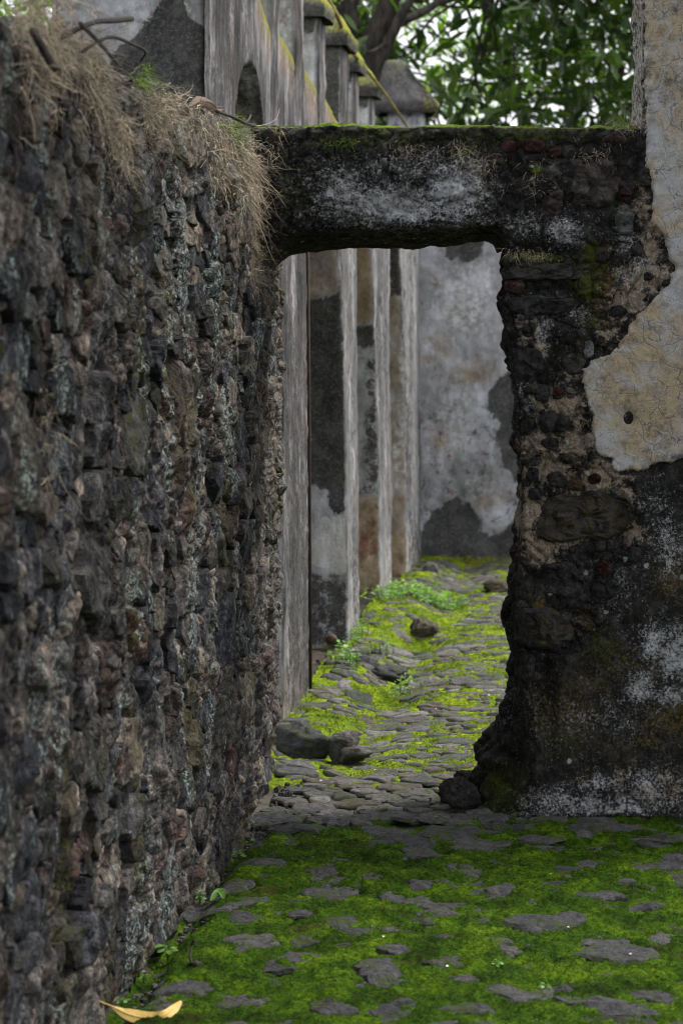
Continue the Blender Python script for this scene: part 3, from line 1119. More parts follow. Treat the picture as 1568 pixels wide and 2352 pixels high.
put('wall_core', P, grid_faces(n_, m_), MT['rubble'], lw_root, {'moss': mossA.ravel(), 'mortar': mortA.ravel(), 'rnd': np.clip(rndA, 0, 1).ravel()}, smooth=False)

PW, RW = darts(4.7, 9.08, .03, 2.26, [(.09, .13, 60), (.05, .075, 700), (.03, .042, 3600), (.017, .025, 4500)], 21, 1.75)
order = np.argsort(-(RW ** 2) / PW[:, 0] ** 3 * (PW[:, 0] > 4.9))
small = Acc()
for q, i in enumerate(order):
    seed = 3000 + int(i)
    rr = np.random.default_rng(seed)
    s0, z0 = PW[i]
    hero = q < 298
    rad = power_radii(PW, RW, i, 30 if hero else 14, .001 + .003 * rr.random(), seed, 1.75, .05)
    rad = np.minimum(rad, RW[i] * 2.6)
    H = .004 + min(1, RW[i] / .06) * (.028 * rr.random() ** 1.6 + (.03 if rr.random() < .06 else 0))
    if s0 > 8.5: H *= .4
    V, Fc = stone_patch(s0, z0, rad, H, seed, lw_point, amp=.013 * min(1, RW[i] / .05), tilt=.17, sc=19,
                        rings=(0, .14, .28, .42, .56, .68, .78, .87, .94, 1.0) if hero else (0, .4, .75, .93, 1.0),
                        prof=(1, 1, 1, 1, 1, 1, 1, .98, .86, -.9) if hero else (1, 1, .98, .85, -.9))
    V = V + np.array([-.006, 0, 0])
    at = {'rnd': float(rr.random()), 'moss': .25 if rr.random() < .2 else .0, 'mortar': .8 * float(rr.random() < .12) + (.3 if s0 > 8.5 else 0)}
    if hero:
        put('stone', V, Fc, MT['rubble'], lw_root, at, smooth=False)
    else:
        small.add(V, Fc, {k: np.full(len(V), v) for k, v in at.items()})
tag(small.put('small_stones', MT['rubble'], lw_root, smooth=False), kind='stuff')

# ================================================================== GATEWAY WALL
GF, GB = 8.46, 9.06             # front and back of the wall
gate = empty('gateway_wall', (.9, 8.76, 0), 'black weathered stone gateway wall with lintel and cracked plaster on the right', 'wall')


def curve(pts, Y):
    """(picture y, picture x) list -> function of z giving X on plane Y"""
    a = np.array(sorted(pts), float)[::-1]
    X, Z = tw(a[:, 1], a[:, 0], Y)
    return lambda z: np.interp(z, Z, X)


xc = curve([(560, 1164), (600, 1160), (640, 1163), (645, 1172), (660, 1172), (690, 1158), (730, 1160), (800, 1174), (900, 1187), (1000, 1197), (1100, 1203), (1250, 1198), (1400, 1184), (1500, 1188), (1583, 1200),
            (1650, 1215), (1720, 1216), (1800, 1198), (1880, 1172)], GF)
xo = curve([(560, 1160), (600, 1153), (700, 1150), (760, 1156), (850, 1168), (950, 1181), (1050, 1187), (1150, 1188), (1206, 1177), (1319, 1167), (1417, 1164), (1519, 1162),
            (1583, 1156), (1632, 1142), (1685, 1130), (1742, 1104), (1772, 1099), (1817, 1100), (1863, 1086), (1885, 1087)], 8.76)
zb = np.array([(560, 615), (586, 600), (615, 590), (635, 568), (655, 548), (690, 533), (740, 528), (800, 526), (860, 531), (900, 529), (960, 532), (1000, 526), (1060, 522), (1100, 519), (1135, 524), (1155, 538), (1164, 560)], float)
zbX, zbZ = tw(zb[:, 0], zb[:, 1], GF)
ZSPL = float(zbZ[-1])           # the line where lintel and pier sheets meet
XJ = float(zbX[-1])


def zlow(x):
    return np.interp(x, zbX, zbZ) * (x < XJ) + ZSPL * (x >= XJ)


open_line = [(a, b) for a, b in zip(zbX, zbZ)] + [(float(xc(z)), float(z)) for z in np.linspace(ZSPL - .02, 0, 60)]
PLASTER = polyw([(1480, 285), (1482, 380), (1502, 430), (1492, 470), (1504, 517), (1525, 551), (1531, 588), (1552, 619), (1541, 633), (1535, 653), (1511, 670), (1487, 701), (1453, 735), (1439, 755), (1419, 796), (1402, 817), (1354, 830),
                 (1330, 861), (1340, 895), (1347, 936), (1357, 963), (1364, 1001), (1359, 1028), (1378, 1048), (1405, 1055), (1415, 1077), (1460, 1076), (1511, 1062), (1568, 1052), (2400, 1052), (2400, -800), (1480, -800)], GF)
LOWPL = polyw([(1420, 1085), (1440, 1140), (1465, 1190), (1440, 1260), (1425, 1330), (1420, 1400), (1330, 1480), (1260, 1560), (1235, 1650), (1230, 1720), (1210, 1800), (1180, 1890), (2400, 1890), (2400, 1060), (1568, 1060)], GF)


def gdisp(x, z):
    """relief of the front, towards the camera"""
    pl = sstep(-.015, .02, poly_sd(x, z, PLASTER) + .01 * fbm(x, z, 0, 14, 3, 70))
    lp = sstep(-.02, .03, poly_sd(x, z, LOWPL) + .015 * fbm(x, z, 0, 12, 3, 71))
    rub = 1 - np.maximum(pl, lp)
    f1, f2, rid = voro2(x + .02 * fbm(x, z, 0, 9, 2, 72), z + .02 * fbm(x, z, 9, 9, 2, 73), 17, 74)
    d = rub * (.022 * np.sqrt(np.clip(f2 - f1, 0, 1)) + .010 * rid - .022)
    d = d + (.16 + .84 * rub + .10 * lp) * (.016 * fbm(x, z, 1, 4.2, 3, 75) + .016 * fbm(x, z, 2, 13, 5, 76, .62)) + (.002 + .003 * rub) * fbm(x, z, 4, 60, 3, 77)
    d = d + lp * .016
    lint = sstep(.60, .40, x) * sstep(2.02, 2.10, z)
    d = d + lint * .020
    # boss, hollows and cracks of the pier
    for (bx, by, rx, ry, a) in [(1240, 1445, 75, 50, .035), (1300, 1330, 80, 30, -.03), (1255, 1620, 25, 90, -.035), (1390, 1350, 45, 40, -.012),
                                (1380, 420, 75, 70, .008), (1200, 330, 110, 40, -.012), (1240, 580, 90, 18, -.028), (1140, 540, 30, 20, -.02), (1030, 490, 10, 50, -.015), (1430, 1200, 12, 60, -.02)]:
        X_, Z_ = tw(bx, by, GF)
        d = d + a * np.exp(-(((x - X_) / (rx * GF / F)) ** 2 + ((z - Z_) / (ry * GF / F)) ** 2) ** 2)
    ed = line_d(x, z, open_line)
    r = .026
    q = np.clip(1 - ed / r, 0, 1)
    d = d - r * (1 - np.sqrt(1 - np.minimum(q, .999) ** 2)) * (.6 + .5 * vnoise(x * 9, z * 9, 0, 78))
    return d


WHITE = [(1560, 1500, 60, 60, .75), (1500, 1480, 35, 60, .7), (1470, 1580, 40, 50, .55), (1540, 1600, 50, 30, .6), (1420, 1350, 35, 60, .38), (1540, 1260, 50, 80, .5), (1330, 1840, 170, 40, .50), (1500, 1815, 120, 60, .56), (1220, 1872, 60, 16, .55),
         (1380, 1790, 80, 30, .5), (1400, 1860, 200, 18, .5), (900, 475, 170, 55, .82), (1040, 445, 80, 75, .85), (790, 440, 80, 70, .70), (950, 370, 160, 30, .40), (700, 420, 60, 40, .30), (1080, 400, 50, 40, .5),
         (1290, 530, 50, 30, .72), (1200, 520, 60, 30, .45), (1250, 760, 25, 40, .6), (1195, 720, 20, 40, .4), (1330, 720, 40, 30, .42), (1460, 620, 60, 50, .38), (1440, 560, 40, 40, .4), (1250, 1460, 40, 40, .25), (1420, 1180, 30, 40, .35), (1490, 1150, 60, 30, .32), (1350, 1650, 200, 60, .28), (1200, 900, 30, 60, .3)]
WARM = [(1340, 1775, 110, 45, 1), (1540, 1790, 110, 70, 1), (1440, 1770, 90, 40, .9)]
MORTAR = [(1215, 760, 26, 40, .8), (1245, 800, 20, 40, .7), (1290, 930, 55, 40, .85), (1330, 970, 30, 40, .5), (1240, 920, 40, 40, .5), (1240, 1020, 50, 40, .85), (1320, 1020, 55, 40, .8), (1260, 1080, 70, 40, .9), (1390, 1090, 50, 30, .9), (1350, 1120, 50, 30, .9), (1240, 1250, 45, 45, .95), (1210, 1190, 25, 70, .85), (1280, 1240, 60, 20, .7), (1455, 1220, 30, 30, .9), (1430, 1140, 25, 25, .8), (1490, 640, 60, 40, .85), (1440, 690, 60, 45, .8), (1400, 760, 30, 40, .55), (1500, 560, 22, 60, .8), (1480, 470, 18, 60, .6), (1440, 500, 25, 30, .6), (1090, 430, 30, 60, .35), (1300, 860, 30, 20, .5), (1220, 1150, 30, 40, .7)]
OCHRE = [(1390, 640, 40, 80, .5), (1370, 700, 40, 60, .4), (1300, 1640, 120, 90, .42), (1380, 1560, 60, 70, .35), (1540, 1650, 90, 50, .5), (1240, 1390, 30, 30, .6), (1540, 1330, 60, 60, .42), (1420, 1520, 60, 60, .38), (1340, 1420, 40, 40, .35), (1480, 1700, 90, 30, .4)]
MOSSB = [(1360, 590, 40, 40, .65), (1350, 660, 45, 50, .6), (1310, 640, 30, 30, .55), (1360, 740, 40, 30, .5), (1240, 590, 80, 18, .55), (850, 310, 260, 35, .40), (1200, 310, 250, 30, .45), (660, 420, 50, 110, .35), (1380, 1480, 40, 60, .45), (1290, 1700, 70, 70, .35), (1150, 1830, 60, 60, .6), (1180, 1800, 40, 60, .5)]
GREENB = [(1150, 1830, 30, 40, .30), (1140, 1880, 90, 14, .5), (1450, 1882, 160, 8, .5), (1240, 590, 50, 10, .45), (760, 325, 60, 14, .35), (1060, 345, 60, 16, .4), (1230, 390, 30, 20, .4)]


def gate_attrs(P, topfac=None):
    x, z = P[..., 0], P[..., 2]
    sh = .012 * fbm(x, z, 0, 12, 3, 81)
    x_, z_ = x + sh, z + .012 * fbm(x, z, 7, 12, 3, 82)
    ed = np.zeros(x.shape)
    at = dict(white=blobs(x_, z_, WHITE, GF) * .86, warm=blobs(x_, z_, WARM, GF), mortar=blobs(x_, z_, MORTAR, GF) * 1.12, ochre=blobs(x_, z_, OCHRE, GF), moss=blobs(x_, z_, MOSSB, GF), green=blobs(x_, z_, GREENB, GF))
    if topfac is not None:
        at['moss'] = np.maximum(at['moss'], .8 * topfac)
        at['green'] = np.maximum(at['green'], topfac)
    return {k: v.ravel() for k, v in at.items()}


# pier and right wall below the lintel line
zs = np.linspace(-.06, ZSPL, 440)
XMAX = 2.6
rev_n, fr_n = 46, 300
rows = []
for z in zs:
    c, o_ = float(xc(z)), float(xo(z))
    back = np.array([[XMAX, GB], [o_ + .5, GB], [o_ + .12, GB - .005], [o_ + .03, GB - .05], [o_, 8.76], [(o_ + c) / 2 + .004, 8.60], [c - .004, GF + .045]])
    t = np.concatenate([[0], np.cumsum(np.hypot(*np.diff(back, axis=0).T))])
    tq = np.concatenate([[0, t[1]], np.linspace(t[2], t[-1], rev_n)])
    bx, by = np.interp(tq, t, back[:, 0]), np.interp(tq, t, back[:, 1])
    u = np.linspace(0, 1, fr_n)
    fx = c + (1.30 - c) * u
    fx = np.concatenate([fx, [1.36, 1.45, 1.6, 1.8, 2.1, XMAX]])
    rows.append(np.stack([np.concatenate([bx, fx]), np.concatenate([by, np.full(len(fx), GF)])], 1))
R2 = np.array(rows)
nrev = rev_n + 2
P = np.zeros((len(zs), R2.shape[1], 3))
P[..., :2] = R2
P[..., 2] = zs[:, None]
fd = gdisp(P[:, nrev:, 0], P[:, nrev:, 2])
P[:, nrev:, 1] -= fd
# reveal: rough too, bulging in root-like lumps near the foot
yy, zz = P[:, :nrev, 1], P[:, :nrev, 2]
w = np.linspace(0, 1, nrev)[None]
w = np.minimum(1, np.minimum(w * 6, (1 - w) * 9))
f1, f2, rid = voro2(yy * 1.2, zz + .02 * fbm(yy, zz, 0, 8, 2, 84), 11, 85)
rd = .03 * np.sqrt(np.clip(f2 - f1, 0, 1)) + .012 * rid - .02 + .02 * fbm(yy, zz, 1, 6, 4, 86) + .006 * fbm(yy, zz, 3, 40, 3, 87)
rd = rd + .03 * sstep(.5, .1, zz) * fbm(yy, zz, 5, 9, 3, 88)
P[:, :nrev, 0] -= rd * w
P[:, nrev - 1, 1] = (P[:, nrev, 1] + P[:, nrev - 2, 1]) / 2
V = P.reshape(-1, 3)
put('pier', V, grid_faces(*P.shape[:2]), MT['gate'], gate, gate_attrs(P))

# lintel beam and the courses above the pier
LT = 2.425


def lin_top(x):
    return LT + .006 * vnoise(x * 5, 0, 0, 90) + .003 * vnoise(x * 21, 0, 0, 91) - .008 * sstep(.6, 1.05, x)


xs = np.concatenate([np.linspace(-.55, 1.30, 400), [1.4, 1.6, 2.0, XMAX]])
un, fn, tn = 30, 110, 26
P = np.zeros((un + fn + tn, len(xs), 3))
zl, zt = zlow(xs), lin_top(xs)
u = np.linspace(0, 1, fn)[:, None]
P[un:un + fn, :, 0] = xs
P[un:un + fn, :, 2] = zl + (zt - zl) * u
fd = gdisp(P[un:un + fn, :, 0], P[un:un + fn, :, 2])
q = np.clip(1 - (zt - P[un:un + fn, :, 2]) / .03, 0, 1)
fd = fd - .03 * (1 - np.sqrt(1 - np.minimum(q, .999) ** 2))
P[un:un + fn, :, 1] = GF - fd
v = np.linspace(1, 0, un, endpoint=False)[:, None]
P[:un, :, 0] = xs
P[:un, :, 1] = P[un, :, 1] + (GB - P[un, :, 1]) * v
sag = np.interp(xs, [-.55, -.22, -.1, .1, .5, .58, .62], [.02, .035, .045, .04, .028, .012, 0])
P[:un, :, 2] = zl - sag * np.minimum(1, v * 1.3) + .012 * fbm(P[:un, :, 0] * 1.5, P[:un, :, 1] * 4, 0, 5, 4, 92) * np.minimum(1, v * 5) * (xs < XJ)
w = np.linspace(0, 1, tn + 1)[1:, None]
P[un + fn:, :, 0] = xs
P[un + fn:, :, 1] = P[un + fn - 1, :, 1] + (GB - P[un + fn - 1, :, 1]) * w
P[un + fn:, :, 2] = zt + .02 * np.sin(w * 3.1) + .008 * fbm(P[un + fn:, :, 0], P[un + fn:, :, 1], 0, 12, 3, 93)
bk = P[-1:].copy()
bk[..., 2] = P[0, :, 2]
P = np.concatenate([P, bk])
tf = np.zeros(P.shape[:2])
tf[un:un + fn] = sstep(.012, .0, zt - P[un:un + fn, :, 2]) * .55
tf[un + fn:-1] = .9
put('lintel', P.reshape(-1, 3), grid_faces(*P.shape[:2]), MT['gate'], gate, gate_attrs(P, tf))

# taller wall end rising on the right
XT = float(tw(1476, 100, GF)[0])
zs = np.linspace(LT - .03, 4.1, 230)
rows = []
for z in zs:
    e = XT + .008 * vnoise(z * 3, 0, 0, 95) + .004 * vnoise(z * 12, 0, 0, 96)
    left = np.stack([np.linspace(e + .03, e, 34), np.linspace(GB - .12, GF + .02, 34)], 1)
    left = np.vstack([[[XMAX, GB - .1]], left])
    fx = np.concatenate([np.linspace(e, 1.30, 64), [1.36, 1.5, 1.8, 2.2, XMAX]])
    rows.append(np.vstack([left, np.stack([fx, np.full(len(fx), GF)], 1)]))
R2 = np.array(rows)
P = np.zeros((len(zs), R2.shape[1], 3))
P[..., :2] = R2
P[..., 2] = zs[:, None]
nl = 35
P[:, nl:, 1] -= gdisp(P[:, nl:, 0], P[:, nl:, 2]) - .002
yy, zz = P[:, :nl, 1], P[:, :nl, 2]
w = np.minimum(1, (np.arange(nl) / nl)[None] * 5) * np.minimum(1, (1 - np.arange(nl) / nl)[None] * 6)
split = -.05 * np.exp(-((yy - 8.66 - .03 * vnoise(zz * 4, 0, 0, 3)) / .025) ** 2)
P[:, :nl, 0] -= (.025 * fbm(yy, zz * .6, 0, 9, 4, 97) + split) * w
tall = put('tall_wall_end', P.reshape(-1, 3), grid_faces(*P.shape[:2]), MT['gate'], gate,
           {'mortar': np.where(np.arange(P.shape[1])[None] < nl, .5, .4).repeat(len(zs), 0).ravel(), 'white': .35})

# plaster coat, standing proud of the masonry
xs = np.concatenate([np.arange(.70, 1.30, .0045), [1.34, 1.42, 1.6, 1.9, 2.3, XMAX - .01]])
zs = np.arange(1.20, 4.1, .0055)
X, Zp = np.meshgrid(xs, zs, indexing='ij')
sd = poly_sd(X, Zp, PLASTER) + .010 * fbm(X, Zp, 0, 14, 3, 70) + .007 * fbm(X, Zp, 3, 38, 4, 98, .65)
edge = np.where(sd > 0, 1 - np.exp(-sd / .0012), -sstep(0, -.004, sd) * 2)
th = .011 * np.clip(edge, -2, 1)
Yp = GF - gdisp(X, Zp) * .75 - th - .004
for (bx, by, rx, ry, a) in [(1443, 960, 10, 14, .03), (1420, 960, 40, 40, .008)]:
    X_, Z_ = tw(bx, by, GF)
    Yp = Yp + a * np.exp(-(((X - X_) / (rx * GF / F)) ** 2 + ((Zp - Z_) / (ry * GF / F)) ** 2))
keep = sd > -.010
grey = blobs(X, Zp, [(1530, 420, 60, 110, .75), (1500, 330, 30, 60, .9), (1540, 250, 60, 60, .5), (1385, 1020, 40, 50, .9), (1420, 880, 90, 22, .5), (1420, 1060, 90, 25, .7), (1540, 690, 60, 60, .5), (1400, 960, 40, 30, .4), (1550, 560, 40, 40, .7), (1360, 850, 40, 25, .6)], GF)
dark = blobs(X, Zp, [(1530, 200, 60, 40, .45), (1560, 30, 60, 50, .35), (1500, 140, 40, 60, .3), (1545, 380, 30, 60, .30), (1440, 960, 14, 16, .7), (1540, 760, 50, 30, .3), (1540, 1050, 90, 12, .5), (1500, 985, 60, 12, .35)], GF)
V, Fc, A = compact(np.stack([X, Yp, Zp], -1).reshape(-1, 3), grid_faces(*X.shape, keep), {'grey': grey.ravel(), 'dark': dark.ravel()})
o = put('plaster_coat', V, Fc, MT['plaster'], gate, A)
tag(o, 'ochre and blue-grey plaster with a net of cracks')

# stones that show in the pier and the lintel: picture box, height, tone, ochre
GST = [(1155, 1344, 604, 644, .022, .28, .25), (1150, 1325, 678, 724, .030, .18, .1), (1160, 1205, 640, 676, .02, .55, 0), (1197, 1231, 738, 776, .020, .22, 0), (1205, 1228, 716, 736, .02, .3, 0), (1174, 1250, 797, 874, .028, .15, 0), (1293, 1344, 810, 861, .022, .45, 0),
       (1269, 1293, 888, 919, .020, .60, 0), (1296, 1323, 888, 915, .018, .80, 0), (1235, 1306, 943, 997, .026, .18, 0), (1245, 1286, 1004, 1035, .024, .30, 0), (1201, 1245, 1052, 1072, .022, .30, 0), (1255, 1306, 1086, 1120, .026, .25, .15),
       (1351, 1380, 1087, 1112, .020, .60, 0), (1303, 1344, 1103, 1130, .018, .72, .45), (1398, 1422, 1117, 1137, .018, .85, 0), (1228, 1460, 1130, 1242, .024, .30, .40), (1340, 1364, 783, 824, .014, .97, 0), (1300, 1424, 360, 476, .022, .48, .15),
       (1255, 1294, 437, 493, .018, .50, 0), (1412, 1460, 476, 538, .022, .88, 0), (1357, 1422, 1330, 1378, .028, .15, 0), (1225, 1350, 1293, 1372, .03, .20, .1), (1369, 1403, 1289, 1323, .018, .60, 0), (1176, 1316, 1398, 1490, .035, .20, .35),
       (1150, 1190, 322, 350, .02, .58, 0), (1195, 1250, 318, 352, .024, .60, 0), (1255, 1290, 330, 362, .02, .58, 0), (1120, 1160, 352, 378, .02, .52, 0), (1385, 1440, 310, 330, .014, .55, 0), (1240, 1290, 380, 420, .02, .35, .2), (1205, 1235, 880, 905, .02, .25, 0), (1225, 1262, 884, 925, .02, .2, 0),
       (1365, 1400, 575, 605, .016, .15, .2), (1520, 1545, 640, 660, .01, .2, 0), (1475, 1500, 625, 645, .012, .1, 0), (1402, 1438, 700, 730, .012, .12, 0), (1198, 1225, 960, 1000, .02, .2, 0), (1208, 1240, 1075, 1110, .02, .12, 0), (1290, 1330, 1040, 1065, .014, .75, 0),
       (1212, 1250, 1120, 1150, .02, .22, 0), (1420, 1450, 430, 465, .016, .58, 0), (1450, 1475, 560, 590, .014, .2, 0), (1440, 1470, 1255, 1290, .02, .2, .2), (1190, 1230, 1500, 1560, .025, .18, .1)]


def gate_map(a, b, h):
    return a, GF - gdisp(a, b) - h, b


for k, (x0, x1, y0, y1, H, tone, oc) in enumerate(GST):
    cxp, cyp = (x0 + x1) / 2, (y0 + y1) / 2
    ca, cb = tw(cxp, cyp, GF)
    wa, wb = (x1 - x0) / 2 * GF / F, (y1 - y0) / 2 * GF / F
    rr = np.random.default_rng(400 + k)
    na = 32
    th = np.linspace(0, 2 * math.pi, na, endpoint=False)
    p = 3.2 if x1 - x0 > 100 else 2.4
    rad = 1 / ((np.abs(np.cos(th)) / wa) ** p + (np.abs(np.sin(th)) / wb) ** p) ** (1 / p)
    rad = rad * (1 + .07 * np.sin(2 * th + rr.random() * 6) + .07 * np.sin(3 * th + rr.random() * 6) + .05 * np.sin(5 * th + rr.random() * 6) + .03 * rr.normal(size=na))
    big = x1 - x0 > 100
    V, Fc = stone_patch(float(ca), float(cb), rad, H * .75, 400 + k, gate_map, amp=.013 if big else .008, tilt=.14, sc=16 if big else 26,
                        rings=(0, .15, .3, .45, .6, .72, .82, .9, .96, 1.0), prof=(1, 1, 1, .99, .97, .93, .83, .62, .3, -.6))
    put('stone', V, Fc, MT['stone'], gate, {'rnd': tone, 'ochre': oc}, smooth=False)

# green cushion moss along the top edge of the lintel
xs = np.arange(-.32, 1.06, .0045)
ys = np.arange(GF + .022, GB - .05, .008)
X, Y = np.meshgrid(xs, ys, indexing='ij')
def lmoss(x, y):
    return lin_top(x) - .014 + .007 * fbm(x, y, 0, 9, 3, 110) + .006 * fbm(x, y, 2, 34, 3, 111) - .016 * sstep(GF + .035, GF - .01, y) + .014 * sstep(GF, GF + .08, y)


foff = np.clip(-gdisp(xs, np.full(xs.shape, LT - .03)), -.02, .06)
Y = Y + (foff * 1.0)[:, None] * sstep(GF + .3, GF, Y)
Zm = lmoss(X, Y - (foff * 1.0)[:, None] * sstep(GF + .3, GF, Y))
acc = Acc()
acc.add(np.stack([X, Y, Zm], -1).reshape(-1, 3), grid_faces(*X.shape))
r = np.random.default_rng(12)
n = 26000
bx, by = r.uniform(xs[0], xs[-1], n), GF + .024 + r.random(n) ** 2 * .4
bz = lmoss(bx, by)
by = by + np.interp(bx, xs, foff) * sstep(GF + .3, GF, by)
root = np.stack([bx, by, bz - .003], 1)
d = r.normal(0, .5, (n, 3)); d[:, 2] = 1
L = r.uniform(.005, .013, n)
sdv = np.stack([np.ones(n), np.zeros(n), np.zeros(n)], 1) * .0012
acc.add(np.stack([root + sdv, root - sdv, root + d * L[:, None]], 1).reshape(-1, 3), np.arange(3 * n).reshape(-1, 3))
o = acc.put('lintel_moss', MT['capmoss'])
tag(o, 'thin bright green moss cushion along the top of the lintel', 'moss', kind='stuff')

# ================================================================== AQUEDUCT WALL WITH CAPPED PIERS (beyond, on the left)
AD = 1.74
aq = empty('aqueduct_wall', (px(13.5, AD) - .3, 13.5, 0), 'tall streaked grey aqueduct wall with arched niche and capped piers', 'wall')
ARCH_C, ARCH_W, ARCH_TOP = 11.86, .54, 3.02


def aq_top(s):
    return np.interp(s, [10.5, 11.3, 12.23, 12.56, 12.85, 13.51, 13.92, 14.6, 15.0, 15.66, 16.2, 18.2],
                     [4.3, 3.9, 3.40, 3.31, 3.345, 3.27, 3.28, 3.20, 3.21, 3.11, 3.1, 3.0])


ss = np.arange(10.5, 18.25, .022)
tt = np.linspace(0, 1, 210)
S, T = np.meshgrid(ss, tt, indexing='ij')
tp_ = aq_top(S)
Z = -.05 + T * (tp_ + .05)
dep = np.maximum(0, 1)
arch = np.minimum(ARCH_W - np.abs(S - ARCH_C), np.where(Z > ARCH_TOP - .62, .54 - np.hypot((S - ARCH_C), (Z - (ARCH_TOP - .62)) * .54 / .62), 9))
niche = sstep(-.012, .012, arch + .01 * fbm(S, Z, 0, 8, 2, 120))
h = .004 * fbm(S, Z, 0, 1.2, 2, 121) + .003 * fbm(S, Z, 1, 16, 3, 122) - .34 * niche * (1 + .10 * fbm(S, Z, 2, 5, 3, 123))
rt = np.clip(1 - (tp_ - Z) / .05, 0, 1)
h = h - .05 * (1 - np.sqrt(1 - np.minimum(rt, .999) ** 2))
P = np.stack([px(S, AD) + h, S, Z], -1)
lst = [P]
for k in range(1, 9):
    q = P[:, -1].copy()
    q[:, 0] -= .08 * k
    q[:, 2] += .02 if k < 8 else -3
    lst.append(q[:, None])
P = np.concatenate(lst, 1)
n_, m_ = P.shape[:2]
A = {k: np.zeros((n_, m_)) for k in ('streak', 'dark', 'tan', 'moss', 'light', 'red')}
A['streak'][:, :210] = 1 - niche
A['tan'][:, :210] = niche * .9
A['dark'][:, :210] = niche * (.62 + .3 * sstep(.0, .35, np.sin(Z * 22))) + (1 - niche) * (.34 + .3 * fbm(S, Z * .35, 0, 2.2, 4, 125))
A['moss'][:, :210] = sstep(.16, .0, tp_ - Z) * .85 * (S > 12.0)
A['tan'][:, :210] = np.maximum(A['tan'][:, :210], .75 * sstep(.50, .10, tp_ - Z) * (S > 12.0))
A['streak'][:, :210] *= 1 - .65 * sstep(.42, .08, tp_ - Z) * (S > 12.0)
A['moss'][:, 210:] = .9
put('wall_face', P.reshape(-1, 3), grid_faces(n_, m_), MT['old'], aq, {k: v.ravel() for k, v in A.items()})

# near end of the aqueduct: front face with the big black stain
xs = np.linspace(px(10.5, AD) - .66, px(10.5, AD) + .004, 66)
zs = np.linspace(-.05, 4.28, 300)
X, Z = np.meshgrid(xs, zs, indexing='ij')
Yf = 10.5 - .015 * fbm(X, Z, 0, 4, 4, 130) - .004 * fbm(X, Z, 1, 30, 3, 131)
Yf = Yf + .03 * np.clip(1 - (px(10.5, AD) + .004 - X) / .03, 0, 1) ** 2
DST = polyw([(270, 110), (320, 60), (365, 0), (380, -40), (425, -10), (440, 40), (480, 80), (480, 400), (200, 400), (230, 180)], 10.5)
dk = sstep(-.03, .03, poly_sd(X, Z, DST) + .02 * fbm(X, Z, 0, 8, 3, 132)) * .95
lt = blobs(X, Z, [(300, 40, 70, 70, .5), (410, 30, 40, 60, .55), (230, 60, 40, 60, .35)], 10.5)
put('end_face', np.stack([X, Yf, Z], -1), grid_faces(*X.shape), MT['old'], aq, {'dark': dk.ravel(), 'light': lt.ravel(), 'tan': blobs(X, Z, [(270, 90, 60, 60, .4)], 10.5).ravel()})


def para(Y0, Y1, d0, d1):
    """plan of a block between two depths and two offsets from the passage axis"""
    return [(float(px(Y0, d0)), Y0), (float(px(Y1, d0)), Y1), (float(px(Y1, d1)), Y1), (float(px(Y0, d1)), Y0)]


PIERS = [(12.56, 12.85, 3.95, .35), (13.51, 13.90, 3.84, .3), (14.58, 14.97, 3.62, .25), (15.84, 16.30, 3.60, .9), (16.70, 16.95, 3.52, .2), (17.88, 18.14, 3.47, .15)]
for k, (y0, y1, zt_, dk_) in enumerate(PIERS):
    d1 = AD + (.26 if k < 5 else .24)
    V, Fc, N = prism(para(y0, y1, AD - .012, d1), zrows(2.6, zt_, .05), .03, .008, 140 + k, 6)
    side = (N[:, 0] > .5).astype(float)
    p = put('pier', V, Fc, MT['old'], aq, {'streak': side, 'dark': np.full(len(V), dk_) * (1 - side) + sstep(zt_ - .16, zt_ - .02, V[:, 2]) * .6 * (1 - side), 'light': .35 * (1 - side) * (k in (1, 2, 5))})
    V, Fc, N = prism(para(y0 - .05, y1 + .05, AD - .065, d1 + .05), [(zt_ - .002, .96), (zt_ + .03, 1.0), (zt_ + .07, 1.0), (zt_ + .10, .9), (zt_ + .2, .55), (zt_ + .26, .25)], .025, .012, 160 + k, 9)
    put('cap', V, Fc, MT['old'], p, {'dark': .95, 'moss': sstep(zt_ + .03, zt_ + .1, V[:, 2]) * .45 + .25 * (N[:, 0] > .5), 'tan': .4})

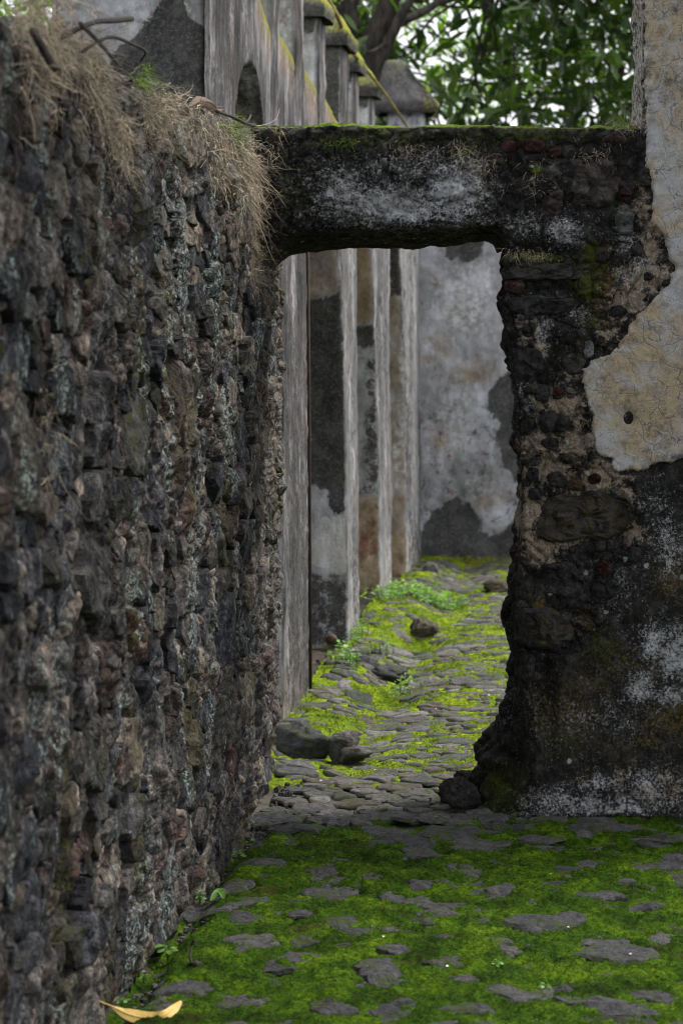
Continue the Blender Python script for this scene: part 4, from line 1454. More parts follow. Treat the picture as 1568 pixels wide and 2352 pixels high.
# ================================================================== BUTTRESSES OF THE PASSAGE
BUT = [(10.43, 11.27, 2.50, 'streaked plaster buttress just behind the rubble wall end'),
       (13.00, 13.58, 2.72, 'buttress with a broad black stain and a pale patch near its foot'),
       (14.80, 15.62, 2.80, 'buttress with flaking tan and reddish plaster at its foot'),
       (16.85, 18.10, 2.85, 'farthest buttress in the corner against the end wall')]
for k, (y0, y1, zt_, lab) in enumerate(BUT):
    def wp(P, y0=y0):
        P = P.copy()
        z = P[..., 2]
        P[..., 0] -= .018 * np.clip(z / 2.4, 0, 1.2) + .006 * vnoise(z * 1.3, y0, 0, 7)
        fl = .40 * np.clip((z - .9) / 1.3, 0, 1.3) ** 1.6 * np.clip(1 - (P[..., 1] - y0) / .4, 0, 1) * (y0 > 12)   # spreads towards the arch springing
        P[..., 1] -= fl
        P[..., 0] -= SL * fl
        return P
    V, Fc, N = prism(para(y0, y1, 1.38, 1.80), zrows(-.12, zt_, .03), .018, .007, 180 + k, 13, warp=wp, round_=.010)
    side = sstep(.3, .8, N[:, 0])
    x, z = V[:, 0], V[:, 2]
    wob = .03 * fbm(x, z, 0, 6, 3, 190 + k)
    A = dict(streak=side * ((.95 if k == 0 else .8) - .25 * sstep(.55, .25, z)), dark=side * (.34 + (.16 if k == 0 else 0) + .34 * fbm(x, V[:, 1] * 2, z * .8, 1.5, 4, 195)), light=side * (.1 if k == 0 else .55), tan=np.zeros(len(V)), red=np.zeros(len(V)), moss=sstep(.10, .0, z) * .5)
    A['tan'] += side * sstep(.5, .2, z) * .5
    fr = 1 - side

    def pm(pts, Y): return sstep(-.045, .045, poly_sd(x + wob, z + wob, polyw(pts, Y)))
    if k == 1:
        A['dark'] = A['dark'] + np.maximum(.95 * pm([(700, 690), (810, 685), (812, 1060), (800, 1170), (770, 1180), (750, 1130), (700, 1130)], 13.0), .62 * pm([(690, 1290), (740, 1310), (830, 1330), (830, 1500), (690, 1500)], 13.0)) * fr
        A['light'] = A['light'] + .95 * pm([(728, 1185), (812, 1178), (815, 1312), (780, 1318), (745, 1300), (722, 1270)], 13.0) * fr
        A['tan'] = np.maximum(A['tan'], .5 * pm([(690, 560), (780, 560), (800, 690), (690, 695)], 13.0) * fr)
    if k == 2:
        A['tan'] = np.maximum(A['tan'], np.maximum(.95 * pm([(800, 540), (880, 540), (885, 745), (800, 750)], 14.8), .95 * pm([(810, 1140), (885, 1140), (880, 1380), (810, 1380)], 14.8)) * fr)
        A['dark'] = A['dark'] + np.maximum(np.maximum(.85 * pm([(805, 755), (872, 750), (870, 800), (840, 815), (812, 800)], 14.8), .55 * pm([(830, 820), (880, 820), (880, 1140), (820, 1140), (835, 950)], 14.8)), .55 * pm([(860, 1150), (900, 1150), (900, 1400), (870, 1400)], 14.8)) * fr
        A['red'] = .55 * pm([(815, 1190), (880, 1190), (880, 1300), (815, 1300)], 14.8) * fr
    if k == 3:
        A['dark'] = A['dark'] + np.maximum(.8 * pm([(880, 560), (935, 560), (930, 650), (925, 680), (885, 690)], 16.85), .3 * pm([(890, 690), (900, 690), (905, 900), (890, 900)], 16.85)) * fr
        A['tan'] = np.maximum(A['tan'], (.55 + .3 * sstep(.6, .2, z)) * fr)
        A['light'] = A['light'] + .45 * pm([(905, 800), (955, 780), (955, 1150), (905, 1120)], 16.85) * fr
        A['streak'] = A['streak'] * .8
    if k == 0:
        A['light'] = A['light'] + .3 * fr
        A['tan'] = np.maximum(A['tan'], side * sstep(.75, .1, z) * .7)
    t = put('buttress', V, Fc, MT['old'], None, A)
    tag(t, lab, 'buttress', 'buttresses along the passage')

V, Fc = tube([(float(px(11.31, 1.385)) + .006, 11.31, .04), (float(px(11.31, 1.390)) + .005, 11.31, 1.2), (float(px(11.31, 1.40)) + .005, 11.31, 2.5)], .008, 8)  # thin dark brown upright strip along the buttress edge
tag(put('dark_strip', V, Fc, MT['rust_brown']), 'thin dark brown upright strip beside the nearest streaked buttress', 'strip')

# ================================================================== END WALL OF THE PASSAGE
EY = 18.25
xs = np.arange(float(px(EY, 1.9)), 3.4, .02)
zs = np.arange(-.08, 3.12, .02)
X, Z = np.meshgrid(xs, zs, indexing='ij')
Yf = EY - .02 * fbm(X, Z, 0, 2.5, 4, 200) - .006 * fbm(X, Z, 1, 18, 3, 201)
wob = .045 * fbm(X, Z, 0, 6, 5, 202, .65)


def em(pts): return sstep(-.045, .045, poly_sd(X + wob, Z + wob, polyw(pts, EY)))


dk = np.maximum.reduce([.95 * em([(940, 1310), (975, 1200), (1010, 1160), (1050, 1140), (1075, 1160), (1095, 1200), (1120, 1235), (1150, 1225), (1180, 1190), (1300, 1180), (1400, 1310)]),
                        .92 * em([(1120, 900), (1150, 862), (1190, 850), (1400, 850), (1400, 1100), (1190, 1100), (1150, 1060), (1138, 1000), (1150, 970), (1125, 930)]),
                        .9 * em([(1015, 540), (1030, 590), (1070, 602), (1110, 585), (1125, 540)]), .35 * sstep(1.35, 1.1, Z)])
bulge = .02 * em([(940, 1310), (975, 1200), (1050, 1140), (1095, 1200), (1150, 1225), (1300, 1180), (1400, 1310)])
P = np.stack([X, Yf + bulge, Z], -1)
lst = [P]
for k in range(1, 5):
    q = P[:, -1].copy(); q[:, 1] += .12 * k; q[:, 2] += .02
    lst.append(q[:, None])
q = lst[-1].copy(); q[..., 2] = -.1; lst.append(q)
P = np.concatenate(lst, 1)
pad = P.shape[1] - dk.shape[1]
pd = lambda a: np.pad(a, ((0, 0), (0, pad)), mode='edge').ravel()
lt = blobs(X, Z, [(1060, 700, 90, 130, .55), (1110, 640, 60, 80, .5), (1050, 930, 70, 120, .42), (1090, 1120, 60, 50, .4), (1130, 1200, 30, 30, .5), (1000, 640, 40, 90, .35)], EY)
tn = blobs(X, Z, [(1000, 800, 70, 60, .55), (1020, 1010, 60, 60, .5), (1080, 860, 80, 40, .6), (1120, 1150, 60, 40, .5), (1000, 640, 30, 60, .4)], EY)
tag(put('end_wall', P.reshape(-1, 3), grid_faces(*P.shape[:2]), MT['old'], None, {'dark': pd(dk), 'light': pd(lt), 'tan': pd(tn), 'moss': pd(.6 * sstep(.08, 0, Z))}),
    'pale grey plastered wall with black damp stains closing the passage', 'wall')

# far capped pillar behind the end wall, and the cable
cxw, czw = tw(932, 250, 20.0)
foot = [(cxw - .15, 19.85), (cxw + .15, 19.85), (cxw + .15, 20.15), (cxw - .15, 20.15)]
fp = empty('capped_pillar', (cxw, 20.0, 0), 'square grey pillar with a mossy pyramid cap behind the end wall', 'pillar')
V, Fc, N = prism(foot, zrows(-.05, 3.56, .08), .04, .012, 210, 5)
put('shaft', V, Fc, MT['old'], fp, {'dark': .45, 'light': .25})
foot2 = [(cxw - .27, 19.73), (cxw + .27, 19.73), (cxw + .27, 20.27), (cxw - .27, 20.27)]
V, Fc, N = prism(foot2, [(3.53, .86), (3.55, .98), (3.60, 1.0), (3.63, .93), (3.72, .74), (3.82, .54), (3.91, .36), (3.95, .28), (3.97, .18)], .03, .02, 211, 6,
                 warp=lambda P: P + np.stack([-.10 * np.clip((P[..., 2] - 3.6) / .4, 0, 1), np.zeros(P.shape[:2]), np.zeros(P.shape[:2])], -1))
put('cap', V, Fc, MT['old'], fp, {'dark': 1.0, 'tan': .6 * (V[:, 0] > cxw + .1), 'moss': .3 * sstep(3.7, 3.95, V[:, 2]) + .35 * (V[:, 0] > cxw + .13)})

pts = []
for (x, y, Y) in [(740, -40, 15.0), (753, 0, 15.3), (778, 45, 15.7), (800, 104, 16.2), (826, 142, 16.8), (854, 177, 17.4), (892, 227, 18.4), (931, 285, 19.4), (945, 306, 19.7)]:
    X_, Z_ = tw(x, y, Y)
    pts.append((float(X_), Y, float(Z_)))
pp = smooth_path(pts, 40)
V, Fc = tube(pp, np.linspace(.016, .009, 40), 7, .25, 3)
tag(put('mossy_cable', V, Fc, MT['rope']), 'slack mossy cable slanting down past the aqueduct pier caps', 'cable')


# ================================================================== TREES
def tree(name, label, base, stems, crown_c, crown_r, nclump, per, L, mat, seed, hollow=.35, group='trees beyond the walls', dens=None, gap=-.28):
    r = np.random.default_rng(seed)
    root = empty(name, base, label, 'tree', group)
    tr = Acc()
    ends = []
    for st in stems:
        p = smooth_path(st[0], 18)
        p[:, :2] += .02 * r.normal(size=(18, 2))
        tr.add(*tube(p, np.linspace(st[1], st[2], 18), 10, .22, seed))
        ends.append(p)
    # clumps of leaves on twigs
    cl = []
    while len(cl) < nclump:
        q = r.normal(size=3)
        q = q / np.linalg.norm(q) * r.random() ** (1 / 3)
        if np.linalg.norm(q) < hollow * r.random(): continue
        p = np.asarray(crown_c) + q * np.asarray(crown_r)
        if fbm(p[0], p[1], p[2], .9, 2, seed) < gap: continue
        if dens is not None and not dens(p, r): continue
        cl.append(p)
    cl = np.array(cl)
    allp = np.concatenate([e[7:] for e in ends])
    for k in range(0, len(cl), 5):
        i = np.argmin(np.linalg.norm(allp - cl[k], axis=1) + r.random(len(allp)) * .8)
        mid = (allp[i] + cl[k]) / 2 + r.normal(0, .12, 3)
        tr.add(*tube(smooth_path([allp[i], mid, cl[k]], 7), np.linspace(.022, .006, 7), 5))
    put('trunk', np.concatenate(tr.V), [np.concatenate(tr.F4), np.concatenate(tr.F3)], MT['bark'], root)
    base_, dr, up, LL = [], [], [], []
    n = nclump * per
    c = np.repeat(cl, per, 0) + r.normal(0, .05, (n, 3))
    ax = np.repeat(r.normal(size=(nclump, 3)) + np.array([0, -.2, .5]), per, 0)
    d = r.normal(size=(n, 3)) + .5 * ax
    d /= np.linalg.norm(d, axis=1)[:, None]
    d[:, 2] -= .25
    up = np.tile([0, 0, 1.0], (n, 1)) + .5 * r.normal(size=(n, 3))
    LL = L * r.uniform(.65, 1.2, n)
    V, Fc = leaf_arrays(c + d * .03, d, up, LL, LL * r.uniform(.26, .36, n), r.uniform(.02, .14, n), r.uniform(.02, .25, n))
    put('crown', V, Fc, mat, root, {'rnd': np.repeat(np.clip(np.repeat(r.random(nclump) ** 2.5, per) * .9 + .1 * r.random(n), 0, 1), 8)})
    return root


def tp3(x, y, Y):
    X_, Z_ = tw(x, y, Y)
    return (float(X_), Y, float(Z_))


TY = 23.0
b0 = tp3(800, 777, TY)
b0 = (b0[0] + .05, TY, 0)
st = [([b0, tp3(806, 420, TY), tp3(822, 200, TY), tp3(860, 90, TY), tp3(915, -30, TY), tp3(1000, -260, TY + .3)], .20, .07),
      ([tp3(815, 260, TY), tp3(862, 160, TY - .1), tp3(915, 60, TY - .2), tp3(960, -30, TY - .2), tp3(1080, -200, TY)], .075, .03),
      ([tp3(806, 330, TY), tp3(800, 150, TY), tp3(803, 40, TY), tp3(790, -100, TY), tp3(700, -400, TY)], .12, .06),
      ([tp3(860, 90, TY), tp3(1000, 10, TY + .4), tp3(1160, -40, TY + .6), tp3(1330, -120, TY + .6)], .05, .015)]
tree('glossy_leaved_tree', 'dark glossy-leaved tree with several leaning trunks above the end wall', b0, st, (1.9, TY + 1.2, 5.2), (3.2, 1.9, 2.1), 600, 11, .25, MT['leaf'], 31, gap=-.16)
b1 = (2.6, 26.5, 0)
st = [([b1, (2.5, 26.5, 2), (2.2, 26.4, 3.4), (1.7, 26.2, 4.8), (1.2, 26, 6.2)], .11, .03), ([(2.4, 26.5, 2.6), (2.9, 26.3, 4.2), (3.4, 26, 5.8)], .07, .02), ([(2.5, 26.5, 2.2), (1.8, 26.1, 3.2), (.9, 26, 4.0)], .045, .012)]
tree('glossy_leaved_tree', 'dark leafy tree with thin crossing branches right of the capped pillar', b1, st, (2.4, 26.5, 4.9), (2.6, 1.6, 1.9), 260, 10, .25, MT['leaf'], 32, gap=-.16)
b2 = (.4, 33, 0)
st = [([b2, (.45, 33, 3), (.6, 33, 5.5), (.5, 33, 7.5)], .16, .05)]
tree('pale_tree', 'pale yellow-green tree glowing far behind the trunks', b2, st, (.9, 33, 4.6), (2.2, 1.5, 2.6), 300, 12, .19, MT['paleleaf'], 33)
b3 = (-4.2, 24, 0)
st = [([b3, (-4.1, 24, 3), (-3.8, 24, 5.5), (-3.6, 24, 7.5)], .18, .05), ([(-4.1, 24, 2.6), (-3.2, 24, 4.6), (-2.6, 24, 6)], .1, .03)]
tree('shade_tree', 'green tree peeping out behind the aqueduct end at top left', b3, st, (-3.4, 24, 5.6), (2.4, 1.8, 2.2), 260, 11, .2, MT['paleleaf'], 34)

b4 = (3.6, 4.6, 0)  # unseen tree, added so its crown darkens the yard and left wall
st = [([b4, (3.5, 4.6, 2), (3.2, 4.7, 4), (2.2, 4.9, 5.6), (1.0, 5, 6.6), (-.8, 5.1, 7.2)], .22, .05), ([(3.3, 4.7, 3.4), (3.6, 5.6, 5), (3.2, 6.6, 6.3)], .1, .03), ([(2.9, 4.75, 4.5), (2.0, 3.8, 5.8), (.9, 2.6, 6.6)], .09, .03)]
tree('added_shade_tree', 'broad unseen tree added to shade the mossy yard', b4, st, (1.2, 3.9, 6.2), (3.7, 4.0, 1.5), 620, 12, .27, MT['leaf'], 35)

# ================================================================== LOOSE STONES
LOOSE = [(1062, 1822, 42, 32, 8.62, 'rough dark rock leaning on the foot of the gateway pier'), (1085, 1800, 40, 30, 8.78, 'mossy rock behind the one at the pier foot'),
         (700, 1702, 60, 42, None, 'large round dark stone in the hollow beside the first buttress'), (788, 1712, 32, 36, None, 'pale upright stone edging the hollow, next to the large dark stone'), (812, 1728, 34, 20, None, 'low pale stone in front of the upright edging stone'),
         (815, 1530, 42, 26, None, 'dark rock half under the mossy mound'), (892, 1545, 52, 22, None, 'broad flat dark rock at the end of the mossy mound'), (845, 1556, 36, 11, None, 'flat pale slab below the dark rocks'),
         (735, 1535, 30, 16, None, 'grey stone at the foot of the stained buttress'), (770, 1532, 22, 18, None, 'small grey stone wedged beside the mossy mound'), (970, 1442, 28, 20, None, 'brownish block by the dark gap under the weeds'), (842, 1405, 26, 14, None, 'pale stone beside the green weeds'),
         (985, 1312, 18, 18, None, 'tilted stone near the foot of the end wall'), (1150, 1350, 40, 18, None, 'pale flat block at the far right of the passage'), (905, 1395, 20, 16, None, 'dark stone among the weeds')]
for k, (x, y, rw, rh, Yd, lab) in enumerate(LOOSE):
    X_, Y_ = gp(x, y + rh * .8)
    if Yd: Y_ = Yd; X_ = (x - CX) * Y_ / F
    w_, h_ = rw * Y_ / F, rh * Y_ / F
    zc = EYE + (HY - y) * Y_ / F
    zc -= h_ * (.30 if k != 7 else 0)
    V, Fc = rock((X_, Y_ + w_ * .5, zc), (w_ * 1.15, w_ * .95, h_ * 1.18), 500 + k, amp=.13)
    t = put('loose_stone', V, Fc, MT['stone'] if k < 2 else MT['cobble'], None, {'rnd': [.25, .3, .12, .55, .6, .05, .1, .75, .6, .3, .8, .7, .55, .8, .2][k], 'ochre': .3 if k == 1 else 0.0, 'mossy': .7})
    tag(t, lab, 'stone', 'loose stones along the passage')
V, Fc = tube(smooth_path([tp3(752, 1470, 12.95), tp3(762, 1466, 12.9), tp3(775, 1468, 12.9)], 8), [.004, .02, .026, .028, .026, .02, .012, .004], 8, .2, 4)
tag(put('broken_shard', V * 1.0, Fc, MT['deadleaf']), 'brown curled shard lying at the foot of the stained buttress', 'shard')


# crumbs of stone and soil along the wall foot and over the paving
r = np.random.default_rng(77)
acc = Acc()
base_n = 6
th = np.linspace(0, 2 * math.pi, base_n, endpoint=False)
for k in range(520):
    if k < 320:
        y_ = r.uniform(5.6, 9.1); x_ = float(px(y_, LWD)) + abs(r.normal(.03, .045))
    elif k < 520:
        y_ = r.uniform(8.6, 14) ; x_ = r.uniform((640 - CX) / F * y_, (1180 - CX) / F * y_)
    else:
        y_ = r.uniform(5.6, 8.6); x_ = r.uniform(-.6, 1.2)
    sz = r.uniform(.003, .011) * (1.3 if k < 320 else 1)
    z_ = float(gz(x_, y_)) + (.0 if k < 320 else .004)
    rr_ = sz * r.uniform(.6, 1.2, base_n)
    lo = np.stack([x_ + rr_ * np.cos(th), y_ + rr_ * np.sin(th), np.full(base_n, z_ - .012)], 1)
    hi = np.stack([x_ + .7 * rr_ * np.cos(th + .3), y_ + .7 * rr_ * np.sin(th + .3), z_ + sz * r.uniform(.1, .5, base_n)], 1)
    V = np.vstack([lo, hi, [[x_, y_, z_ + sz * .45]]])
    i = np.arange(base_n); j = (i + 1) % base_n
    acc.add(V, [np.stack([i, j, j + base_n, i + base_n], 1), np.stack([i + base_n, j + base_n, np.full(base_n, 2 * base_n)], 1)],
            {'rnd': np.full(len(V), r.random()), 'mossy': np.zeros(len(V))})
tag(acc.put('gravel', MT['cobble'], smooth=False), 'small stone crumbs strewn along the wall foot and paving', 'gravel', kind='stuff')

# ================================================================== GRASS ON THE WALLS
def clump(name, label, spots, n, L, droop, mat, seed, wid=.0022, out=(1, -.2, .35), spread=.5, group='dry grass on the rubble wall', cat='grass'):
    """spots: list of root points (x, y, z, spread s, spread z)"""
    r = np.random.default_rng(seed)
    k = r.integers(0, len(spots), n)
    sp = np.array(spots, float)[k]
    nt_ = max(6, n // 40)      # blades grow in small tussocks
    tus = np.stack([r.normal(0, .012, nt_), r.normal(0, 1.25, nt_), r.normal(0, 1.25, nt_)], 1)[r.integers(0, nt_, n)]
    root = sp[:, :3] + np.stack([tus[:, 0], tus[:, 1] * sp[:, 3], tus[:, 2] * sp[:, 4]], 1) + r.normal(0, .006, (n, 3))
    d = np.array(out) + r.normal(0, spread, (n, 3))
    LL = L * r.uniform(.35, 1.1, n)
    V, Fc, rnd = strands(root, d, LL, droop * r.uniform(.3, 1.3, n), wid * r.uniform(.6, 1.5, n), r, 6, .55, .10)
    return tag(put(name, V, Fc, mat, None, {'rnd': rnd}), label, cat, group)


def wallspot(x, y, ds=.1, dz=.03, off=.0):
    """picture point on the rubble wall face -> root spot"""
    Y_ = F * LWD / (1390 - x)
    return (float(px(Y_, LWD)) + .015 + off, Y_, EYE + (HY - y) * Y_ / F, ds, dz)


clump('dry_grass_clump', 'big straw-coloured grass clump hanging over the rubble wall beside the lintel', [wallspot(x, y, .07, .03) for x, y in [(430, 275), (450, 300), (470, 330), (490, 300), (505, 350), (525, 320), (545, 330), (560, 350), (570, 390), (560, 420), (550, 380), (535, 400), (500, 400), (480, 380), (565, 460), (545, 440), (520, 430)]], 2000, .085, .9, MT['straw'], 1, .0024, (.5, -.3, -.25), .7)
clump('dry_grass_clump', 'trailing wisps of straw hanging lowest beside the lintel corner', [wallspot(572, 500, .02, .04), wallspot(570, 560, .015, .05), wallspot(568, 610, .012, .04)], 500, .075, .9, MT['straw'], 2, .0015, (.6, -.2, 0), .6)
clump('dry_grass_clump', 'shaggy dry grass mass at the top left corner of the picture', [wallspot(x, y, .05, .04) for x, y in [(30, 60), (70, 40), (110, 60), (150, 90), (180, 130), (100, 110), (60, 130), (130, 140), (90, 170), (40, 190), (170, 170), (20, 20), (60, 10)]], 1150, .075, .8, MT['straw'], 3, .0030, (.6, -.2, .0), .7)
clump('dry_grass_clump', 'ragged dry grass drooping under the dark twig on the wall', [wallspot(x, y, .04, .04) for x, y in [(190, 170), (200, 210), (212, 250), (180, 200), (205, 190)]], 600, .09, .8, MT['straw'], 4, .002, (.7, -.2, .1), .6)
clump('dry_grass_clump', 'thin dry tuft halfway along the wall top', [wallspot(x, y, .05, .03) for x, y in [(320, 220), (345, 240), (370, 245), (395, 255), (370, 290), (335, 280)]], 700, .08, .8, MT['straw'], 5, .0018, (.7, -.2, .2), .6)
clump('dry_grass_clump', 'small dry tuft hanging on the wall face under the shaggy mass', [wallspot(250, 300, .03, .04), wallspot(262, 335, .02, .03)], 420, .07, .9, MT['straw'], 6, .0018, (.6, -.2, .0), .6)
clump('dry_grass_clump', 'blurred dry grass wad in a crevice low on the near wall', [wallspot(88, 880, .025, .05), wallspot(92, 940, .03, .05), wallspot(95, 1000, .025, .05), wallspot(102, 1080, .02, .04)], 130, .05, .8, MT['straw'], 7, .002, (.6, -.2, .0), .7)
clump('green_grass_tuft', 'fresh green tuft amid the big straw clump', [wallspot(530, 310, .03, .02), wallspot(515, 300, .03, .02)], 300, .06, .8, MT['greengrass'], 8, .0026, group='green tufts')
clump('green_grass_tuft', 'green tuft on the wall top left of the dead leaf', [wallspot(305, 185, .04, .02), wallspot(315, 195, .04, .02)], 150, .05, .7, MT['greengrass'], 9, .0028, group='green tufts')


def gspot(x, y, ds=.03, dz=.01):
    X_, Z_ = tw(x, y, GF)
    return (float(X_), GF - .02 - float(gdisp(X_, Z_)), float(Z_), ds, dz)


def gclump(label, pts, n, L, seed, mat='greengrass', dx=.03, droop=.9):
    r = np.random.default_rng(seed)
    sp = np.array([gspot(*p) for p in pts])[r.integers(0, len(pts), n)]
    root = sp[:, :3] + np.stack([r.normal(0, dx, n), np.abs(r.normal(0, .004, n)) * 0 + .008, r.normal(0, .010, n)], 1)
    d = np.array([0, -1, .8]) + r.normal(0, .6, (n, 3))
    V, Fc, rnd = strands(root, d, L * r.uniform(.4, 1.1, n), droop * r.uniform(.4, 1.2, n), np.full(n, .0016), r, 5, .35)
    return tag(put('grass_tuft', V, Fc, MT[mat], None, {'rnd': rnd}), label, 'grass', 'wispy grass on the gateway')


gclump('wispy pale grass in the middle of the lintel face', [(915, 335), (935, 345), (950, 350)], 70, .06, 61, 'straw')
gclump('grass hanging from the lintel face right of its middle', [(1040, 340), (1070, 345), (1090, 370), (1100, 390)], 110, .075, 62, 'straw')
gclump('small green tuft on the lintel near the straw clump', [(770, 325), (790, 330), (810, 332)], 90, .035, 63)
gclump('few pale blades on the lintel beside the rubble wall', [(620, 335), (625, 360), (640, 300)], 60, .055, 64, 'straw', .015)
gclump('grass wisps beside the large smooth lintel stone', [(1225, 410), (1240, 380), (1235, 440)], 75, .05, 65, 'straw')
gclump('dry blades above the big smooth stone', [(1340, 360), (1360, 355), (1390, 350)], 70, .04, 66, 'straw')
gclump('mixed grass sprouting on the ledge at the doorway corner', [(1190, 580), (1210, 585), (1230, 590), (1250, 590)], 200, .045, 67, 'straw')
gclump('green blades on the doorway corner ledge', [(1190, 590), (1255, 598)], 70, .03, 68)
gclump('sprig of dry stalks on the lintel top against the tall wall end', [(1400, 290), (1440, 290), (1460, 292)], 70, .07, 69, 'straw', .03, .3)


# ================================================================== TWIGS, LEAVES, SEEDLINGS
def wp3(x, y, off=.05):
    s = wallspot(x, y)
    return (s[0] + off, s[1] - .0, s[2])


def twig(label, pts, r0, r1, seed, mat='twig', side=None):
    p = smooth_path(pts, 14)
    acc = Acc()
    acc.add(*tube(p, np.linspace(r0, r1, 14), 7, .25, seed))
    for sd in (side or []):
        acc.add(*tube(smooth_path(sd, 6), np.linspace(r0 * .7, r1 * .6, 6), 6, .2, seed + 1))
    return tag(acc.put('fallen_twig', MT[mat]), label, 'twig', 'twigs on the rubble wall top')


twig('horizontal dark twig at the top of the wall', [wp3(105, 85, .02), wp3(150, 52), wp3(200, 48), wp3(242, 44)], .007, .008, 1)
twig('thin twig arching over the black stained face', [wp3(150, 120, .02), wp3(185, 85), wp3(240, 100), wp3(275, 118), wp3(290, 140, .02)], .005, .004, 2)
twig('dark straight twig slanting through the dry grass', [wp3(118, 55), wp3(160, 95), wp3(212, 152)], .006, .005, 3)
twig('thick broken stick at the left edge', [wp3(2, 72), wp3(22, 105), wp3(42, 140), wp3(56, 156)], .009, .009, 4, 'twig', [[wp3(40, 138), wp3(52, 152), wp3(66, 158)]])
twig('dark forked twig pointing at the lintel end', [wp3(448, 256), wp3(490, 270), wp3(520, 284), wp3(540, 288)], .005, .006, 5, 'twig', [[wp3(518, 283), wp3(526, 274), wp3(530, 264)]])
twig('thin dry stalk rising above the lintel end', [wp3(540, 290), wp3(570, 285), wp3(592, 272), wp3(600, 250)], .002, .001, 6, 'straw')


def leaf_blade(name, label, mid, widths, updir, mat, cat='leaf', group=None, curl=.2, fold=.2):
    """one broad leaf along a 3-D midrib"""
    mid = smooth_path(mid, 22)
    w = np.interp(np.linspace(0, 1, 22), np.linspace(0, 1, len(widths)), widths)
    t = np.gradient(mid, axis=0)
    t /= np.linalg.norm(t, axis=1)[:, None]
    s = np.cross(t, np.asarray(updir, float))
    s /= np.linalg.norm(s, axis=1)[:, None]
    u = np.cross(s, t)
    cols = np.linspace(-1, 1, 9)
    P = mid[:, None] + s[:, None] * (w[:, None] * cols)[..., None] + u[:, None] * (fold * w[:, None] * np.abs(cols) ** 1.5)[..., None]
    P[..., 2] += .0015 * fbm(P[..., 0], P[..., 1], P[..., 2], 60, 2, 3)
    V = P.reshape(-1, 3)
    V2 = V - np.repeat(u, 9, 0) * .0009
    n = len(V)
    f = grid_faces(22, 9)
    root = empty(name, V.min(0), label, cat, group)
    put('blade', np.vstack([V, V2]), np.vstack([f, f[:, ::-1] + n]), mat, root)
    put('midrib', *tube(mid + u * .0006 - u * .0, np.interp(np.linspace(0, 1, 22), [0, .15, 1], [.0022, .0016, .0006]), 6), mat, root)
    return root


def g3(x, y, h, dY=0):
    X_, Y_ = gp(x, y)
    return (X_ * 1.0, Y_ + dY, float(gz(X_, Y_)) + .022 + h)


YB = gp(330, 2338)[1]
def lf(x, y): return (float((x - CX) * YB / F), YB - .05, EYE + (HY - y) * YB / F + .008)
leaf_blade('fallen_leaf', 'long curled yellow leaf fallen on the moss beside the wall foot', [lf(232, 2294), lf(262, 2306), lf(300, 2324), lf(345, 2333), lf(385, 2325), (lf(416, 2310)[0], YB + .01, lf(416, 2310)[2])],
           [.0012, .0016, .0020, .010, .015, .017, .0175, .017, .015, .012, .003], (.1, -.8, .6), MT['yellowleaf'], group='fallen leaves', fold=-.12)
leaf_blade('fallen_leaf', 'small folded pale green leaf on the moss by the wall', [g3(484, 2084, 0), g3(495, 2080, .01), g3(508, 2078, .012), g3(514, 2086, 0)], [.002, .012, .014, .003], (0, -.5, .8), MT['weed'], group='fallen leaves')
leaf_blade('dead_leaf', 'curled brown dead leaf on top of the rubble wall', [wp3(424, 246, .0), wp3(445, 232, .01), wp3(468, 240, .015), wp3(482, 256, .01), wp3(490, 252, .02)], [.004, .018, .020, .014, .003], (.9, -.6, .25), MT['deadleaf'], group='fallen leaves', fold=-.6)
acc = Acc()
acc.add(*tube(smooth_path([g3(447, 2225, .055), g3(440, 2222, .035), g3(437, 2228, .012), g3(441, 2232, 0)], 12), np.linspace(.0026, .0040, 12), 7, .15, 8))
acc.add(*rock(g3(452, 2234, .004), (.016, .010, .008), 71, (14, 10)))
tag(acc.put('broken_twig', MT['twig']), 'short bent stalk with a knobby end lying on a cobble', 'twig')


def seedling(label, x, y, n, L, seed, h=.02):
    r = np.random.default_rng(seed)
    b = np.array(g3(x, y, -.008))
    root = empty('seedling', b, label, 'seedling', 'seedlings at the wall foot')
    a = np.linspace(0, 2 * math.pi, n, endpoint=False) + r.random(n)
    st = Acc()
    bs, dr = [], []
    for k in range(n):
        tipd = np.array([math.cos(a[k]), math.sin(a[k]), .2])
        e = b + np.array([0, 0, h * r.uniform(.6, 1.6)]) + tipd * L * .3
        st.add(*tube(smooth_path([b, (b + e) / 2 + [0, 0, h * .2], e], 5), .0011, 5))
        bs.append(e)
        dr.append(tipd * [1, 1, r.uniform(-1, 1.4)])
    put('stem', np.concatenate(st.V), [np.concatenate(st.F4), np.concatenate(st.F3)], MT['weed'], root)
    bs, dr = np.array(bs), np.array(dr)
    LL = L * r.uniform(.6, 1.1, n)
    V, Fc = leaf_arrays(bs, dr, np.tile([0, -.45, 1.0], (n, 1)) + .2 * r.normal(size=(n, 3)), LL, LL * .62, r.uniform(0, .1, n), r.uniform(.05, .3, n))
    put('leaves', V, Fc, MT['weed'], root, {'rnd': np.repeat(r.random(n), 8)})


seedling('leafiest seedling at the foot of the rubble wall', 385, 2190, 7, .030, 1, .03)
seedling('small seedling at the wall foot nearest the doorway', 548, 1968, 7, .024, 2, .018)
seedling('seedling hugging the wall foot beside the folded pale leaf', 460, 2070, 9, .016, 3, .03)
seedling('seedling beside the yellow leaf', 280, 2300, 7, .018, 4, .02)
seedling('seedling sprouting from the lower wall', 392, 2118, 6, .014, 5, .02)
seedling('tiny rosette alone on the moss at right', 1140, 2228, 9, .018, 6, .008)
seedling('tiny pale sprout near the bottom edge of the yard', 1252, 2274, 5, .016, 7, .006)
seedling('small sprout between wall and bent stalk', 330, 2240, 7, .014, 8, .02)
seedling('sprout on the wall foot just under the leafless gap', 575, 1940, 5, .014, 9, .012)


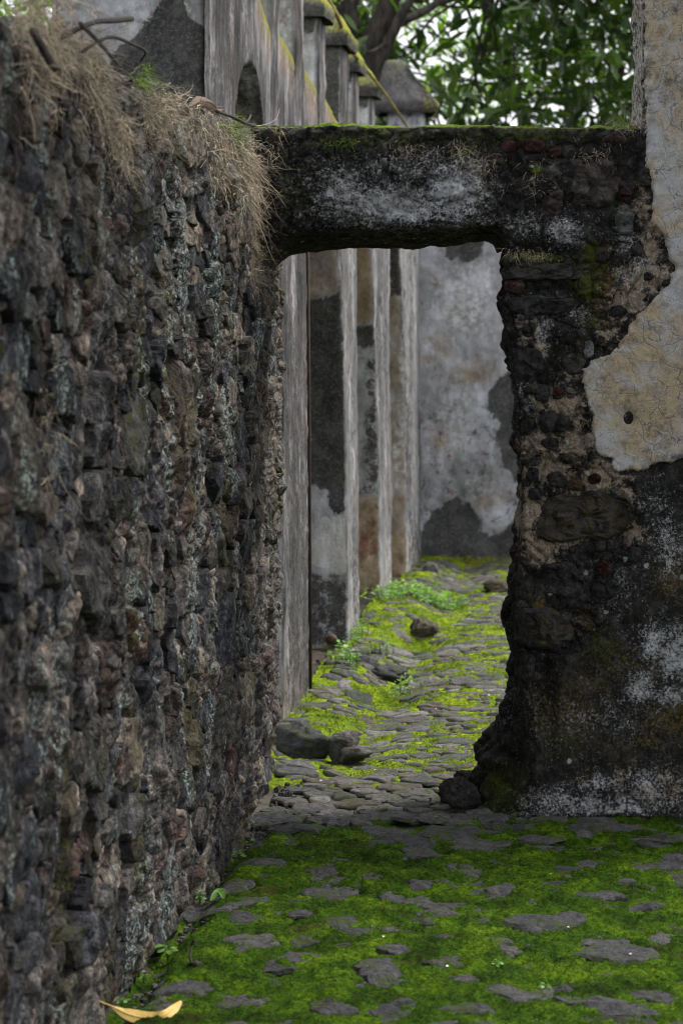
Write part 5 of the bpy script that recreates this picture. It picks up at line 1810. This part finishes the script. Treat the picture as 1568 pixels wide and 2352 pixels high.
def weeds(label, pts, n, L, seed):
    r = np.random.default_rng(seed)
    k = r.integers(0, len(pts), n)
    P = np.array([(*gp(x, y), sx, sy) for x, y, sx, sy in pts])[k]
    X_ = P[:, 0] + r.normal(0, 1, n) * P[:, 2]
    Y_ = P[:, 1] + r.normal(0, 1, n) * P[:, 3]
    Zr = gz(X_, Y_) + .02 + r.random(n) ** 1.5 * .075
    d = r.normal(size=(n, 3)); d[:, 2] = np.abs(d[:, 2]) * .4
    LL = L * r.uniform(.6, 1.2, n)
    V, Fc = leaf_arrays(np.stack([X_, Y_, Zr], 1), d, np.tile([0, -.2, 1.0], (n, 1)) + .3 * r.normal(size=(n, 3)), LL, LL * .6, r.uniform(0, .1, n), r.uniform(.05, .3, n))
    acc = Acc()
    acc.add(V, Fc, {'rnd': np.repeat(r.random(n), 8)})
    for i in range(0, n, 4):
        acc.add(*tube([(X_[i], Y_[i], float(gz(X_[i], Y_[i]))), (X_[i], Y_[i], Zr[i])], .002, 4), {'rnd': np.zeros(10)})
    tag(acc.put('weed_patch', MT['weed']), label, 'weeds', 'leafy weeds in the passage', 'stuff')


weeds('bright leafy weeds at the foot of the tan buttress', [(850, 1395, .05, .25), (870, 1385, .06, .2), (890, 1400, .05, .2)], 420, .035, 1)
weeds('row of blue-green weeds trailing across the cobbles', [(930, 1380, .06, .1), (965, 1385, .06, .1), (1000, 1395, .06, .1), (1035, 1400, .05, .08)], 420, .035, 2)
weeds('weed sprig in the stones below the mossy mound', [(790, 1550, .03, .05), (800, 1560, .03, .05)], 90, .03, 3)
weeds('small weeds at the foot of the stained buttress corner', [(815, 1475, .03, .06), (805, 1490, .03, .06)], 90, .03, 4)
weeds('low sprawling weeds left of the path middle', [(880, 1505, .05, .08), (930, 1580, .04, .06)], 90, .022, 5)

r = np.random.default_rng(99)
for k, (x, y, where) in enumerate([(1262, 2030, 'right of the path line, in the middle of the yard'), (880, 2180, 'in the middle of the yard, above a dark cobble'), (1450, 2210, 'on the flat cobble at the right of the yard'), (1030, 2240, 'alone on moss near the bottom middle of the yard'),
                                   (1355, 1885, 'just below the white foot of the gateway pier'), (1000, 1640, 'on the path inside the passage, left of the pier'), (1120, 1610, 'on the path close beside the pier edge'), (860, 1780, 'on the paving before the edging stones'),
                                   (740, 1810, 'on the threshold near the rubble wall end'), (1300, 2150, 'just below the broad pale cobble at right')]):
    c = np.array(g3(x, y, .006))
    V, Fc = leaf_arrays(c[None], np.array([[r.normal(), r.normal(), .2]]), np.array([[0, -.6, 1.0]]), np.array([.012]), np.array([.008]), np.array([.15]), np.array([.2]))
    tag(put('fallen_petal', V, Fc, MT['petal']), 'tiny pale petal ' + where, 'petal', 'pale petals on the ground')
